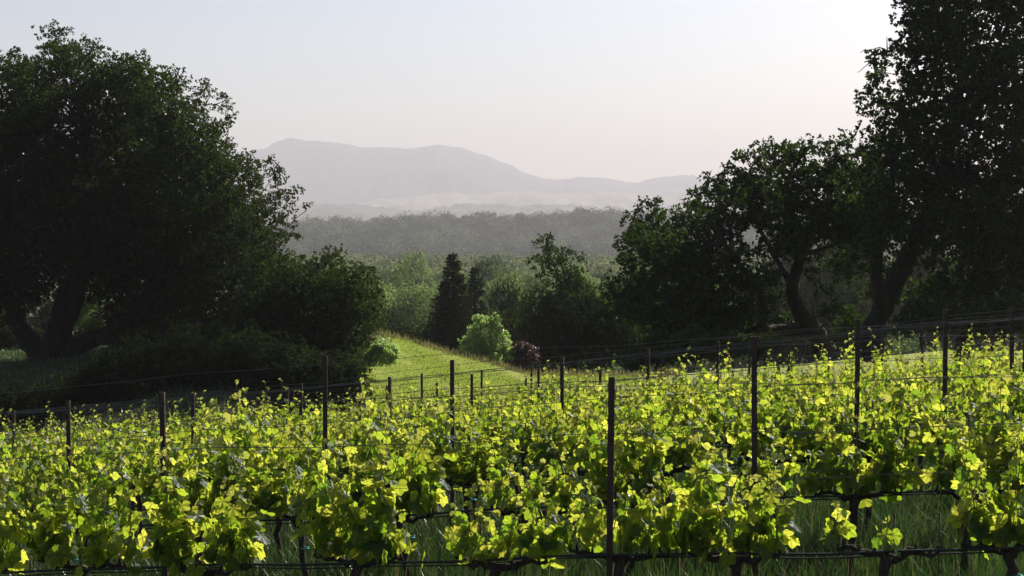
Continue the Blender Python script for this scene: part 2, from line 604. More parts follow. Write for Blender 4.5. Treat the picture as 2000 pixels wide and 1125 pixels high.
def ground_material():
    m, nt, out = mat_new('ground')
    tc = nt.nodes.new('ShaderNodeTexCoord')
    sep = nt.nodes.new('ShaderNodeSeparateXYZ')
    nt.links.new(tc.outputs['Object'], sep.inputs[0])

    def noise(scale, detail=6):
        n = nt.nodes.new('ShaderNodeTexNoise')
        n.inputs['Scale'].default_value = scale
        n.inputs['Detail'].default_value = detail
        n.inputs['Roughness'].default_value = .65
        nt.links.new(tc.outputs['Object'], n.inputs['Vector'])
        return n.outputs['Fac']
    vine = ramp(nt, noise(2.5), [(.3, (.022, .034, .010)), (.55, (.035, .05, .016)), (.8, (.07, .06, .035))])
    lawn = ramp(nt, noise(.9, 8), [(.25, (.14, .19, .03)), (.5, (.22, .25, .05)), (.75, (.30, .28, .09))])
    wood = ramp(nt, noise(.03), [(.3, (.04, .055, .02)), (.55, (.07, .08, .03)), (.8, (.16, .14, .075))])
    far = ramp(nt, noise(.012), [(.35, (.05, .06, .025)), (.5, (.07, .075, .04)), (.7, (.11, .105, .06))])

    def band(a, b):
        mr = nt.nodes.new('ShaderNodeMapRange')
        mr.inputs['From Min'].default_value = a
        mr.inputs['From Max'].default_value = b
        nt.links.new(sep.outputs['Y'], mr.inputs['Value'])
        return mr.outputs[0]

    def mix(f, a, b):
        x = nt.nodes.new('ShaderNodeMix')
        x.data_type = 'RGBA'
        nt.links.new(f, x.inputs['Factor'])
        nt.links.new(a, x.inputs[6])
        nt.links.new(b, x.inputs[7])
        return x.outputs[2]
    c = mix(band(31, 35), vine.outputs[0], lawn.outputs[0])
    # leaf litter under the massive oak, kept dark to paint in the shade there
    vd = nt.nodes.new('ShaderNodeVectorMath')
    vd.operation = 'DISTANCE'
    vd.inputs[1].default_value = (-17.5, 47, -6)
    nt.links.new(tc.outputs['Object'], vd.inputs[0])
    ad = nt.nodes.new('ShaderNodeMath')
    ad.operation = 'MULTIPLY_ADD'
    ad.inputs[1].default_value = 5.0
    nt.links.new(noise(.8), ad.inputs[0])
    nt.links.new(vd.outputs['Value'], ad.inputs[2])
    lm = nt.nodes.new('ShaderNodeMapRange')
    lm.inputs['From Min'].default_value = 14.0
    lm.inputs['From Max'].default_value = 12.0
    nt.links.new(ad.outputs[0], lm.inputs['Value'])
    shade_duff = ramp(nt, noise(3), [(.3, (.016, .018, .008)), (.55, (.03, .028, .013)), (.8, (.05, .05, .02))])
    c = mix(lm.outputs[0], c, shade_duff.outputs[0])
    ax = nt.nodes.new('ShaderNodeMath')  # same dark tone left of the lawn, shade painted into the ground colour
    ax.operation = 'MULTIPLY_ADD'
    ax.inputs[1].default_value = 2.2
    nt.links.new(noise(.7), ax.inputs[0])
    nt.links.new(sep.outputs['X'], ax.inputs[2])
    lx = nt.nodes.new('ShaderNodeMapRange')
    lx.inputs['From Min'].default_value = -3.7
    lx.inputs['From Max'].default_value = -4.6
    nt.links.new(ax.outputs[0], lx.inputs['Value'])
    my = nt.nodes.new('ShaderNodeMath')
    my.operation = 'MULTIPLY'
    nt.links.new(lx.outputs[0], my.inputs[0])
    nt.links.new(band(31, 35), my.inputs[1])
    c = mix(my.outputs[0], c, shade_duff.outputs[0])
    c = mix(band(62, 90), c, wood.outputs[0])
    # meadow strip before the ridge
    meadow = nt.nodes.new('ShaderNodeRGB')
    meadow.outputs[0].default_value = (.26, .24, .10, 1)
    c = mix(band(1090, 1130), c, meadow.outputs[0])
    c = mix(band(1190, 1230), c, far.outputs[0])
    p = nt.nodes.new('ShaderNodeBsdfPrincipled')
    p.inputs['Roughness'].default_value = .95
    p.inputs['Specular IOR Level'].default_value = .1
    nt.links.new(c, p.inputs['Base Color'])
    b = nt.nodes.new('ShaderNodeBump')
    b.inputs['Strength'].default_value = .6
    b.inputs['Distance'].default_value = .08
    nt.links.new(noise(6, 4), b.inputs['Height'])
    nt.links.new(b.outputs[0], p.inputs['Normal'])
    nt.links.new(p.outputs[0], out.inputs['Surface'])
    return m


ys = np.concatenate([np.linspace(-14, 8, 8)[:-1], np.linspace(8, 66, 110)[:-1], np.geomspace(66, 1100, 70)[:-1], np.linspace(1100, 1950, 110)[:-1], np.geomspace(1950, 9300, 34)])
us = np.linspace(-1, 1, 181)
us = np.sign(us) * np.abs(us) ** 1.25
Wd = np.minimum(45 + 0.62 * np.clip(ys, 0, None), 4500)
X2 = us[None, :] * Wd[:, None]
Y2 = np.repeat(ys[:, None], len(us), 1)
Z2 = G(X2, Y2) + np.where(Y2 < 70, 0.10 * fbm(X2, Y2, 3.0, 3, 9), 0)
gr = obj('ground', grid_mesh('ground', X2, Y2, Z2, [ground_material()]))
gr['kind'] = 'structure'


def hill(name, d, prof, y_base, thick, mats, bump=0.0, bsize=20.0, half=None, seed=0, rows=40, cols=500, spur=0.0):
    """prof: skyline in photo pixels; the hill rises from its foot towards the crest at depth d and falls behind"""
    px = np.array([p[0] for p in prof], float)
    py = np.array([p[1] for p in prof], float)
    xw = (px - 1000) / F * d
    zw = (450 - py) / F * d
    half = half or 1.3 * max(abs(xw.min()), abs(xw.max()))
    X = np.linspace(xw.min(), xw.max(), cols)
    z = np.interp(X, xw, zw)
    k = np.hanning(13)
    k /= k.sum()
    z = np.convolve(np.pad(z, 6, 'edge'), k, 'valid')
    V = np.concatenate([np.linspace(0, 1, rows), np.linspace(1, 2, rows // 2)[1:]])
    zb = -30.0
    XX = np.repeat(X[None, :], len(V), 0)
    VV = np.repeat(V[:, None], cols, 1)
    up = np.where(VV <= 1, np.sin(VV * math.pi / 2) ** 1.15, np.cos((VV - 1) * math.pi / 2))
    YY = d + (VV - 1) * thick
    ZZ = zb + (z[None, :] - zb) * up
    rel = np.clip(1 - np.abs(up - .55) / .55, 0, 1)
    ridged = np.abs(fbm(XX + 40 * fbm(XX, YY, 300, 2, seed + 2), YY * 0.25, 260 if d > 5000 else 150, 4, seed))
    ZZ = ZZ - spur * ridged * rel * (z[None, :] - zb)
    if bump:
        ZZ = ZZ + bump * (vnoise(XX, YY, bsize, seed) - .3) * (vnoise(XX, YY, bsize * 5, seed + 1) > .35) * np.clip(up * 3, 0, 1)
    o = obj(name, grid_mesh(name, XX, YY, ZZ, mats))
    o['kind'] = 'structure'
    return o


M['chaparral'] = noise_mat('chaparral', [(.35, (.014, .020, .017)), (.55, (.028, .034, .027)), (.72, (.06, .058, .045))], .007, .95)
M['dryhill'] = noise_mat('dry_hill_grass', [(.36, (.06, .065, .03)), (.46, (.18, .16, .11)), (.75, (.27, .24, .18))], .006, .95)
M['woodhill'] = noise_mat('wooded_hill', [(.35, (.035, .045, .02)), (.6, (.06, .065, .03)), (.72, (.22, .19, .11))], .007, .95)
mountain = [(-200, 330), (150, 322), (380, 312), (470, 298), (500, 293), (530, 291), (545, 281), (562, 271), (575, 271), (592, 276),
            (612, 278), (655, 279), (680, 282), (712, 289), (745, 289), (790, 291), (806, 294), (822, 290), (845, 287), (890, 286),
            (905, 290), (930, 298), (965, 310), (973, 317), (1000, 327), (1030, 343), (1058, 351), (1085, 354), (1110, 349), (1140, 346),
            (1165, 349), (1200, 354), (1232, 362), (1250, 356), (1280, 348), (1310, 344), (1338, 341), (1362, 349), (1400, 351), (1500, 352),
            (1700, 360), (1900, 352), (2200, 362)]
hill('mountain', 7500, mountain, 470, 1600, [M['chaparral']], bump=13, bsize=44, seed=1, cols=800, rows=70, spur=.45)
hill('far_hills', 6000, [(-100, 420), (300, 415), (590, 415), (640, 408), (700, 400), (740, 390), (800, 386), (850, 378), (885, 376), (920, 381),
                         (960, 378), (1000, 372), (1040, 373), (1080, 379), (1130, 377), (1200, 376), (1270, 374), (1330, 366), (1400, 364), (1550, 372), (1800, 368), (2100, 380)],
     470, 900, [M['dryhill']], bump=10, bsize=30, seed=11, cols=900, rows=90, spur=.95)
hill('wooded_hills', 4400, [(-100, 408), (350, 405), (560, 404), (600, 404), (640, 403), (680, 400), (720, 404), (760, 409), (800, 416), (830, 414), (860, 407),
                            (890, 402), (930, 401), (990, 401), (1010, 405), (1060, 402), (1110, 401), (1130, 407), (1230, 410), (1400, 400), (1700, 398), (2100, 405)],
     470, 500, [M['woodhill']], bump=14, bsize=21, seed=21, cols=900, rows=50, spur=.2)

# ------------------------------------------------------------------ vineyard
ORD = ['nearest', 'second', 'third', 'fourth', 'fifth', 'sixth', 'seventh', 'eighth', 'ninth', 'tenth', 'eleventh', 'twelfth', 'thirteenth', 'fourteenth']
NTH = ['first', 'second', 'third', 'fourth', 'fifth', 'sixth', 'seventh', 'eighth', 'ninth', 'tenth', 'eleventh', 'twelfth', 'thirteenth', 'fourteenth',
       'fifteenth', 'sixteenth', 'seventeenth', 'eighteenth', 'nineteenth', 'twentieth', 'twenty-first', 'twenty-second', 'twenty-third', 'twenty-fourth',
       'twenty-fifth', 'twenty-sixth', 'twenty-seventh', 'twenty-eighth', 'twenty-ninth', 'thirtieth']
N_ROW = 13
ROW0, ROW_GAP, ROW_SLOPE = 9.9, 1.85, -0.12
SPACING = 0.95


def row_point(k, x):
    """x metres along the row -> world ground point"""
    y = ROW0 + ROW_GAP * k + ROW_SLOPE * x
    return np.array([x, y, float(G(x, y))])


def row_x(k, px):
    u = (px - 1000.0) / F
    d = (ROW0 + ROW_GAP * k) / (1 - ROW_SLOPE * u)
    return u * d


def grape_outline(lod):
    if lod == 0:
        half = [(0, 1.0), (9, .90), (18, .84), (28, .74), (38, .82), (47, .92), (54, .95), (64, .84), (76, .76), (86, .67), (97, .78), (110, .82), (124, .74), (142, .64), (160, .50)]
    elif lod == 1:
        half = [(0, 1.0), (28, .80), (52, .94), (84, .74), (112, .80), (150, .55)]
    else:
        half = [(0, 1.0), (52, .85), (115, .70)]
    ang, rad = [], []
    for a, r in half:
        ang.append(a)
        rad.append(r)
    ang.append(180)
    rad.append(.10)
    for a, r in reversed(half[1:]):
        ang.append(360 - a)
        rad.append(r)
    a = np.radians(ang)
    r = np.array(rad)
    return np.stack([np.sin(a) * r, np.cos(a) * r], 1)


OUT = [grape_outline(i) for i in range(3)]


def add_vine_leaves(geo, P, T, N, S, lod, mat):
    """P petiole joints, T tip directions, N normals, S sizes"""
    o = OUT[lod]
    nb = len(o)
    n = len(P)
    B = unit(np.cross(T, N))
    N = unit(np.cross(B, T))
    x = o[:, 0][None, :] * (0.85 + .3 * rng.random((n, 1)))
    y = o[:, 1][None, :] * np.ones((n, 1))
    rr = np.sqrt(x * x + y * y)
    cup = rng.normal(.12, .16, (n, 1))
    z = cup * np.abs(x) - (.04 + .20 * rng.random((n, 1))) * rr ** 2 + .07 * np.sin(6 * np.arctan2(x, y) + rng.random((n, 1)) * 6) * rr
    rim = P[:, None, :] + S[:, None, None] * (x[..., None] * B[:, None, :] + y[..., None] * T[:, None, :] + z[..., None] * N[:, None, :])
    # midrib ring keeps the blade cupped
    V = np.concatenate([P[:, None, :], rim], 1).reshape(-1, 3)
    i = np.arange(n)[:, None, None] * (nb + 1)
    j = np.arange(nb)
    tri = np.stack([np.zeros(nb, int), 1 + j, 1 + (j + 1) % nb], 1)
    xy = np.zeros((n, nb + 1, 3))
    xy[:, 1:, 0] = x
    xy[:, 1:, 1] = y
    geo.add(V, (i + tri[None]).reshape(-1, 3), mat, xy.reshape(-1, 3))


def make_vine(seed, lod, vigor=1.0):
    """returns meshes (trunk, cordon, foliage) of one cordon-trained grapevine; row runs along local x"""
    global rng
    keep = rng
    rng = np.random.default_rng(seed)
    g = Geo()
    H = .70 + .06 * rng.random()
    lean = rng.normal(0, .03, 2)
    zz = np.linspace(-.06, H, 8)
    tp = np.stack([lean[0] * zz / H + .018 * rng.normal(size=8), lean[1] * zz / H + .014 * rng.normal(size=8), zz], 1)
    rad = np.array([.046, .036, .030, .028, .027, .030, .036, .042]) * (1 + .08 * rng.normal(size=8))
    g.tube(tp, rad, 8)
    trunk = g.mesh('trunk', [M['vine_bark']], True)
    head = tp[-1]
    g = Geo()
    arms = []
    for s in (-1, 1):
        L = .29 + .08 * rng.random()
        t = np.linspace(0, 1, 8)
        ap = np.stack([head[0] + s * L * t, head[1] * (1 - t) + .012 * rng.normal(size=8), head[2] - .01 + .05 * np.sin(t * 1.6) + .012 * rng.normal(size=8)], 1)
        ap[0] = head
        g.tube(ap, np.linspace(.030, .013, 8) * (1 + .15 * rng.normal(size=8)), 6)
        for q in (2, 4, 6, 7):
            sp = ap[q]
            g.tube([sp, sp + [.01 * rng.normal(), .01 * rng.normal(), .05]], [.014, .009], 5)
            arms.append(sp + [0, 0, .05])
    arms.append(head + [0, 0, .03])
    if vigor < .3:
        arms = arms[-2:]
    cordon = g.mesh('cordon', [M['vine_bark']], True)
    g = Geo()
    Pl, Tl, Nl, Sl, tipP, tipT, tipN, tipS = [], [], [], [], [], [], [], []
    for a in arms:
        for r in range(2 if rng.random() < .08 + .28 * vigor else 1):
            L = np.clip(rng.normal(.62, .20) * vigor, .16, 1.1)
            nseg = 9
            dirv = np.array([rng.normal(0, .20), rng.normal(0, .26), 1.0])
            dirv /= np.linalg.norm(dirv)
            p = np.array(a)
            pts = [p]
            for q in range(nseg):
                dirv = dirv + np.array([rng.normal(0, .10), rng.normal(0, .10), .05])
                if p[2] > .55:
                    dirv[1] -= p[1] * .25       # catch wires hold the shoots in
                dirv /= np.linalg.norm(dirv)
                p = p + dirv * L / nseg
                pts.append(p)
            pts = np.array(pts)
            g.tube(pts, np.linspace(.0055, .0022, nseg + 1), 4 if lod == 0 else 3, 1, cap=False)
            nl = int(L / (.050 if lod < 2 else .062)) + 2
            for q in range(nl):
                f = (q + .5 * rng.random()) / nl
                s = np.interp(f, np.linspace(0, 1, nseg + 1), np.arange(nseg + 1))
                i = min(int(s), nseg - 1)
                b = pts[i] + (pts[i + 1] - pts[i]) * (s - i)
                side = 1 if q % 2 else -1
                ang = rng.normal(0, .7) + (0 if rng.random() < .5 else math.pi)
                outv = np.array([math.cos(ang) * .9, math.sin(ang), 0]) * side
                size = ((.078 if lod == 0 else .066) * (1 - f) ** .5 + .015) * (.7 + .6 * rng.random())
                pet = size * (.9 + .6 * rng.random())
                j = b + (outv * .85 + np.array([0, 0, .45])) * pet
                n = outv * .85 + np.array([0, 0, .32]) + rng.normal(0, .45, 3)
                t = outv * .45 + np.array([0, 0, -.75]) + rng.normal(0, .35, 3)
                if f > .86:
                    tipP.append(j); tipT.append(t + [0, 0, .9]); tipN.append(n); tipS.append(size * .9)
                else:
                    Pl.append(j); Tl.append(t); Nl.append(n); Sl.append(size)
                if lod == 0:
                    g.tube([b, (b + j) / 2 + [0, 0, .006], j], [.0022, .0017, .0014], 3, 1, cap=False)
                # laterals fill the lower canopy
                if f < .55 and rng.random() < .45 * vigor:
                    c = b + np.array([rng.normal(0, .07), rng.normal(0, .10), rng.normal(.02, .05)])
                    Pl.append(c); Tl.append(t + rng.normal(0, .3, 3)); Nl.append(n + rng.normal(0, .5, 3)); Sl.append(size * (.6 + .5 * rng.random()))
            # tendril / curling tip
            e = pts[-1]
            k = 7
            th = np.linspace(0, 2.2 + rng.random(), k)
            dx = rng.normal(0, 1, 2)
            dx /= np.linalg.norm(dx)
            cur = np.stack([e[0] + dx[0] * .03 * (1 - np.cos(th)), e[1] + dx[1] * .03 * (1 - np.cos(th)), e[2] + .035 * th / 2 + .03 * np.sin(th)], 1)
            g.tube(cur, np.linspace(.0024, .0011, k), 3, 2, cap=False)
            for q in range(3):
                tipP.append(cur[2 + q]); tipT.append(rng.normal(0, .7, 3) + [0, 0, .4]); tipN.append(rng.normal(0, 1, 3)); tipS.append(.022 + .012 * rng.random())
    add_vine_leaves(g, np.array(Pl), unit(np.array(Tl)), unit(np.array(Nl)), np.array(Sl), lod, 0)
    add_vine_leaves(g, np.array(tipP), unit(np.array(tipT)), unit(np.array(tipN)), np.array(tipS), min(lod + 1, 2), 2)
    fol = g.mesh('foliage', [M['vine_leaf'], M['shoot'], M['vine_tip']])
    rng = keep
    return trunk, cordon, fol


VARI = {0: [make_vine(100 + i, 0, v) for i, v in enumerate([1.05, .95, 1.15, .8, 1.0, 1.1, .9])],
        1: [make_vine(200 + i, 1, v) for i, v in enumerate([1.05, .95, 1.1, .85, 1.0, 1.15])],
        2: [make_vine(300 + i, 2, v) for i, v in enumerate([1.05, .95, 1.1, .9, 1.0])],
        'small': [make_vine(400, 0, .62), make_vine(401, 0, .55)],
        'bare': [make_vine(410, 0, .28)]}
LOOK = {1.05: 'full', }
tie_g = Geo()
th_ = np.linspace(0, 2 * math.pi, 9)
tie_g.tube(np.stack([.036 * np.cos(th_), .036 * np.sin(th_), 0 * th_], 1), .006, 5)
TIE = tie_g.mesh('vine_tie', [M['tie']], True)


def place_vine(k, x, meshes, label, sz=1.0, flip=False):
    p = row_point(k, x)
    v = thing('grapevine', label, 'grapevine', p, 'grapevines in the rows of the vineyard')
    v.rotation_euler = (0, 0, math.atan(ROW_SLOPE) + (math.pi if flip else 0) + rng.normal(0, .05))
    v.scale = (1, 1, 1)
    tr = obj('trunk', meshes[0], v)
    obj('cordon', meshes[1], v)
    fo = obj('foliage', meshes[2], v)
    zs = rng.uniform(.78, 1.02)
    fo.scale = (1, rng.uniform(.85, 1.1), zs)
    fo.location = (0, 0, .73 * (1 - zs))
    if k < 3:
        ti = obj('vine_tie', TIE, tr, (0, 0, .48 + .12 * rng.random()))
    return v


ROW1 = [(-95, 0, 0), (170, 0, 1), (432, 0, 2), (690, 0, 4), (951, 'small', 0), (1208, 'small', 1), (1470, 0, 2), (1732, 'bare', 0), (1995, 0, 3)]
ROW2 = [(-70, 0, 3), (150, 0, 0), (372, 0, 5), (592, 0, 1), (800, 0, 2), (1010, 'small', 0), (1228, 0, 4), (1450, 'small', 1), (1662, 0, 5), (1885, 0, 2), (2105, 0, 0)]
look0 = ['full', 'leafy', 'tall bushy', 'loose', 'dense', 'broad', 'ragged']
n_v = 0
for k in range(N_ROW):
    if k < 2:
        lst = [(row_x(k, px), lod, i) for px, lod, i in (ROW1, ROW2)[k]]
    else:
        x0, x1 = row_x(k, -75), row_x(k, 2075)
        off = rng.random() * SPACING
        xs_ = np.arange(x0 + off * .6, x1, SPACING)
        lod = 0 if k < 3 else (1 if k < 7 else 2)
        lst = []
        last = -1
        for x in xs_:
            if rng.random() < .06:
                continue            # a missing vine
            i = int(rng.integers(len(VARI[lod])))
            while i == last:
                i = int(rng.integers(len(VARI[lod])))
            last = i
            lst.append((x + rng.normal(0, .05), lod, i))
    q = -1
    for x, lod, i in lst:
        yy = ROW0 + ROW_GAP * k + ROW_SLOPE * x
        px = 1000 + F * x / yy
        q += 1 if px > -30 else 0
        if px <= -30:
            lb = 'backlit grapevine cut off by the left picture edge in the %s row' % ORD[k]
        elif px >= 2030:
            lb = 'backlit grapevine cut off by the right picture edge in the %s row' % ORD[k]
        elif lod == 'bare':
            lb = 'nearly leafless low vine with bare trunk near the right end of the nearest row'
        elif lod == 'small' and k == 1:
            lb = ['short grapevine in the second row, between taller vines left of the tall near post', 'short grapevine in the second row hidden behind the bushiest near vine'][i]
        elif lod == 'small':
            lb = ['short small-leafed grapevine in the nearest row, left of the tall near post', 'short sparse grapevine in the nearest row, right behind the tall near post'][i]
        elif k == 0:
            lb = 'large-leafed %s backlit grapevine, %s from the left in the nearest row' % (look0[i], NTH[q])
        else:
            lb = 'backlit yellow-green grapevine, %s from the left in the %s row' % (NTH[q], ORD[k])
        place_vine(k, x, VARI[lod][i], lb, flip=rng.random() < .5)
        n_v += 1
print('vines', n_v)

# posts: (photo x, photo y of the top, row)
POSTS = [(1190, 735, 0), (1474, 655, 1), (325, 762, 1), (1670, 623, 2), (636, 692, 2), (1842, 603, 3), (884, 700, 3), (138, 780, 3),
         (1975, 599, 4), (1098, 696, 4), (378, 765, 4), (1266, 680, 5), (588, 747, 5), (1994, 622, 5), (1398, 665, 6), (764, 734, 6), (25, 800, 6),
         (1521, 650, 7), (922, 729, 7), (1620, 643, 8), (1173, 690, 8), (702, 740, 8), (1721, 637, 9), (1052, 705, 9), (561, 755, 9),
         (1801, 625, 10), (1540, 658, 10), (1292, 690, 10), (825, 728, 10), (1872, 620, 11), (1462, 668, 11), (1038, 706, 11), (854, 746, 11),
         (1937, 616, 12), (1609, 642, 12), (1432, 668, 12), (1026, 733, 12), (939, 721, 12), (753, 751, 12)]


def post_mesh():
    """2 m rolled steel trellis stake: two flanges and a grooved web, with wire notches"""
    g = Geo()
    sec = np.array([(-.022, -.014), (-.022, .014), (-.017, .014), (-.017, -.006), (-.004, -.006), (0, -.010), (.004, -.006), (.017, -.006),
                    (.017, .014), (.022, .014), (.022, -.014), (.006, -.014), (0, -.018), (-.006, -.014)])
    n = len(sec)
    zs = [-.15, 1.0]
    V = np.array([[x, y, z] for z in (-.15, 2.0) for x, y in sec])
    q = [[i, (i + 1) % n, n + (i + 1) % n, n + i] for i in range(n)]
    g.add(V, q)
    g.f.setdefault((4, 0), []).append(np.array([[n + 0, n + 1, n + 2, n + 3], [n + 10, n + 7, n + 8, n + 9], [n + 0, n + 3, n + 4, n + 13],
                                                 [n + 4, n + 5, n + 12, n + 13], [n + 5, n + 6, n + 11, n + 12], [n + 6, n + 7, n + 10, n + 11]]))
    for z in np.arange(.5, 1.98, .10):
        for s in (-1, 1):
            c = np.array([s * .0225, 0, z])
            bx = np.array([[a * .0022, b * .006, d * .009] for a in (-1, 1) for b in (-1, 1) for d in (-1, 1)]) + c
            g.add(bx, [[0, 1, 3, 2], [4, 6, 7, 5], [0, 4, 5, 1], [2, 3, 7, 6], [0, 2, 6, 4], [1, 5, 7, 3]])
    return g.mesh('trellis_post', [M['post']])


PM = post_mesh()
by_row = {}
for px, py, k in POSTS:
    by_row.setdefault(k, []).append((px, py))
posts_w = {}
for k, lst in by_row.items():
    lst.sort()
    for q, (px, py) in enumerate(lst):
        x = row_x(k, px)
        p = row_point(k, x)
        h = (562.5 - py) / F
        top = W(px, py, p[1])[2]
        if len(lst) == 1:
            lb = 'tall rusty steel trellis post in front of all others, in the nearest row'
        else:
            lb = 'dark rusty steel trellis post, %s from the left in the %s row' % (NTH[q], ORD[k])
            p = p + np.array([0, -.20 if k == 0 else -.12, 0])
        o = obj('trellis_post', PM, None, p)
        tag(o, lb, 'post', 'steel trellis posts of the vineyard')
        o.scale = (1, 1, (top - p[2]) / 2.0)
        o.rotation_euler = (rng.normal(0, .008), rng.normal(0, .008), math.atan(ROW_SLOPE) + rng.normal(0, .1))
        posts_w.setdefault(k, []).append((x, top - p[2]))

# wires and drip hoses, one object per line per row
WIRES = [('top', .96, .0022), ('upper', .80, .0018), ('middle', .64, .0018), ('lower', .47, .0018)]
for k in range(N_ROW):
    x0, x1 = row_x(k, -160), row_x(k, 2160)
    pw = sorted(posts_w[k])
    hx = [p[0] for p in pw]
    hh = [p[1] for p in pw]

    def line(name, frac, rad, mat, label, cat, group, fixed=None, wig=.004, dy=.024):
        n = 64
        X = np.linspace(x0, x1, n)
        H = np.interp(X, hx, hh)
        Y = ROW0 + ROW_GAP * k + ROW_SLOPE * X + dy
        gz = G(X, Y)
        Z = gz + (fixed if fixed is not None else H * frac)
        # sag between the stakes
        Z = Z + wig * np.sin(X * 2.1 + k) - wig * 1.2 * np.abs(np.sin((X - hx[0]) * math.pi / 5.0)) + wig * .5 * np.sin(X * 5.3 + k * 3)
        g = Geo()
        g.tube(np.stack([X, Y, Z], 1), rad, 5)
        o = obj(name, g.mesh(name, [M[mat]], True))
        tag(o, label, cat, group)
    for nm, fr, rad in WIRES:
        if (k > 6 and nm in ('middle', 'lower')) or (k > 9 and nm == 'upper'):
            continue
        line('trellis_wire', fr, .0030 if (nm == 'upper' and k < 4) else rad, 'wire', 'thin %s steel trellis wire strung along the %s vine row' % (nm, ORD[k]), 'wire', 'trellis wires of the vineyard', None, .012, rng.choice([-.026, .026]))
    if k < 8:
        line('drip_hose', 0, .0095, 'hose', 'black drip hose hanging along the trunks of the %s vine row' % ORD[k], 'hose', 'drip hoses under the vines', .775, .008, -.05)
        line('cordon_wire', 0, .006, 'hose', 'dark thick cordon wire beside the drip hose of the %s vine row' % ORD[k], 'wire', 'cordon wires under the vines', .735, .012, .04)

# thin training stakes beside the front vines
SM = Geo()
SM.tube([[0, 0, -.1], [.004, 0, .5], [0, .003, 1.0]], .0055, 6)
STK = SM.mesh('training_stake', [M['post']], True)
STAKES = [(1213, 0, 'leaning by the short vine behind the tall near post'), (1743, 0, 'standing beside the nearly leafless low vine'), (1839, 0, 'standing alone right of the nearly leafless low vine'),
          (1923, 1, 'at the right end of the second row'), (960, 0, 'beside the short vine left of the tall near post')]
for px, k, lb in STAKES:
    p = row_point(k, row_x(k, px))
    o = obj('training_stake', STK, None, p + np.array([0, .03, 0]))
    tag(o, 'thin rusty training stake ' + lb, 'stake', 'thin training stakes')
    o.rotation_euler = (rng.normal(0, .03), rng.normal(0, .03), 0)


# ------------------------------------------------------------------ grass
def blades(n, x, y, h, w, mat_list, name, bend=.5, z=None, mats=None):
    z = G(x, y) if z is None else z
    base = np.stack([x, y, z - .01], 1)
    a = rng.random(n) * 2 * math.pi
    side = np.stack([np.cos(a), np.sin(a), 0 * a], 1)
    ln = rng.random(n) * 2 * math.pi
    lean = np.stack([np.cos(ln), np.sin(ln), 0 * ln], 1) * (bend * rng.random(n) * h)[:, None]
    up = np.array([0, 0, 1.0])[None] * h[:, None]
    w = w[:, None]
    m = base + up * .55 + lean * .3
    t = base + up + lean
    V = np.stack([base - side * w, base + side * w, m + side * w * .75, m - side * w * .75, t], 1).reshape(-1, 3)
    i = np.arange(n)[:, None] * 5
    g = Geo()
    g.add(V, i + np.array([[0, 1, 2, 3]]), 0)
    g.f.setdefault((3, 0), []).append(i + np.array([[3, 2, 4]]))
    return g.mesh(name, mats)


def wedge(n, y0, y1, power=1.0, margin=1.5):
    y = y0 + (y1 - y0) * rng.random(n) ** power
    x = (rng.random(n) * 2 - 1) * (y * .36 + margin)
    return x, y


n = 290000
x, y = wedge(n, 7.2, 25, 1.5)
patch = vnoise(x, y, .5, 3) * .6 + vnoise(x, y, .14, 8) * .5
keepm = rng.random(n) < .25 + patch * 1.1
x, y, patch = x[keepm], y[keepm], patch[keepm]
n = len(x)
h = (.10 + .26 * rng.random(n) ** 1.6) * (.55 + .75 * patch)
w = .0022 + .0026 * rng.random(n) + .00022 * (y - 8)
o = obj('grass', blades(n, x, y, h, w, None, 'grass', .8, mats=[M['grass']]))
o['kind'] = 'stuff'
tag(o, 'tall green grass growing between and under the vine rows', 'grass')
n = 5000
x, y = wedge(n, 7.4, 20, 1.4)
o = obj('grass', blades(n, x, y, .28 + .30 * rng.random(n), .0014 + .0010 * rng.random(n), None, 'seed_grass', .5, mats=[M['drygrass']]))
o['kind'] = 'stuff'
tag(o, 'straw-coloured seed stems standing above the green grass between rows', 'grass')
n = 110000
y = 33.5 + 27 * rng.random(n)
x = -5.4 + 10.4 * rng.random(n)
pt = fbm(x, y * .6, 2.2, 3, 2) + .22 * np.sin((x * .9 + y * .35) * 2.4)
o = obj('lawn_grass', blades(n, x, y, (.035 + .06 * rng.random(n)) * (1 + 1.6 * np.clip(pt, -.4, .5)), .010 + .008 * rng.random(n), None, 'lawn_grass', 1.1, mats=[M['lawn']]))
o['kind'] = 'stuff'
tag(o, 'short sunlit green grass on the slope behind the vineyard', 'grass')
n = 5000
y = 33.5 + 27 * rng.random(n)
x = -5.2 + 10 * rng.random(n)
kp = fbm(x, y * .5, 2.6, 3, 31) + .25 * (rng.random(n) - .5) > .06
x, y = x[kp], y[kp]
n = len(x)
o = obj('dry_lawn_grass', blades(n, x, y, .05 + .12 * rng.random(n) ** 2, .010 + .008 * rng.random(n), None, 'dry_lawn_grass', 1.0, mats=[M['drygrass']]))
o['kind'] = 'stuff'
tag(o, 'straw-coloured dry patches in the grass of the sunlit slope', 'grass')
n = 40000
y = 35 + 25 * rng.random(n)
x = -22 + 17.2 * rng.random(n)
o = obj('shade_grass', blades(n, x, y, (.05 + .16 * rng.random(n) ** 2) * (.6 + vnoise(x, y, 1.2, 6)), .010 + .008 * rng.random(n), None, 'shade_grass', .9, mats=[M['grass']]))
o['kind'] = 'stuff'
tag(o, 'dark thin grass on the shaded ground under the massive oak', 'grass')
n = 5000
y = 58.3 + 2.2 * rng.random(n)
x = -9 + 16 * rng.random(n)
o = obj('meadow_fringe', blades(n, x, y, .10 + .28 * rng.random(n) ** 2, .012 + .01 * rng.random(n), None, 'meadow_fringe', .6, mats=[M['drygrass']]))
o['kind'] = 'stuff'
tag(o, 'brownish longer grass along the crest of the sunlit slope', 'grass')

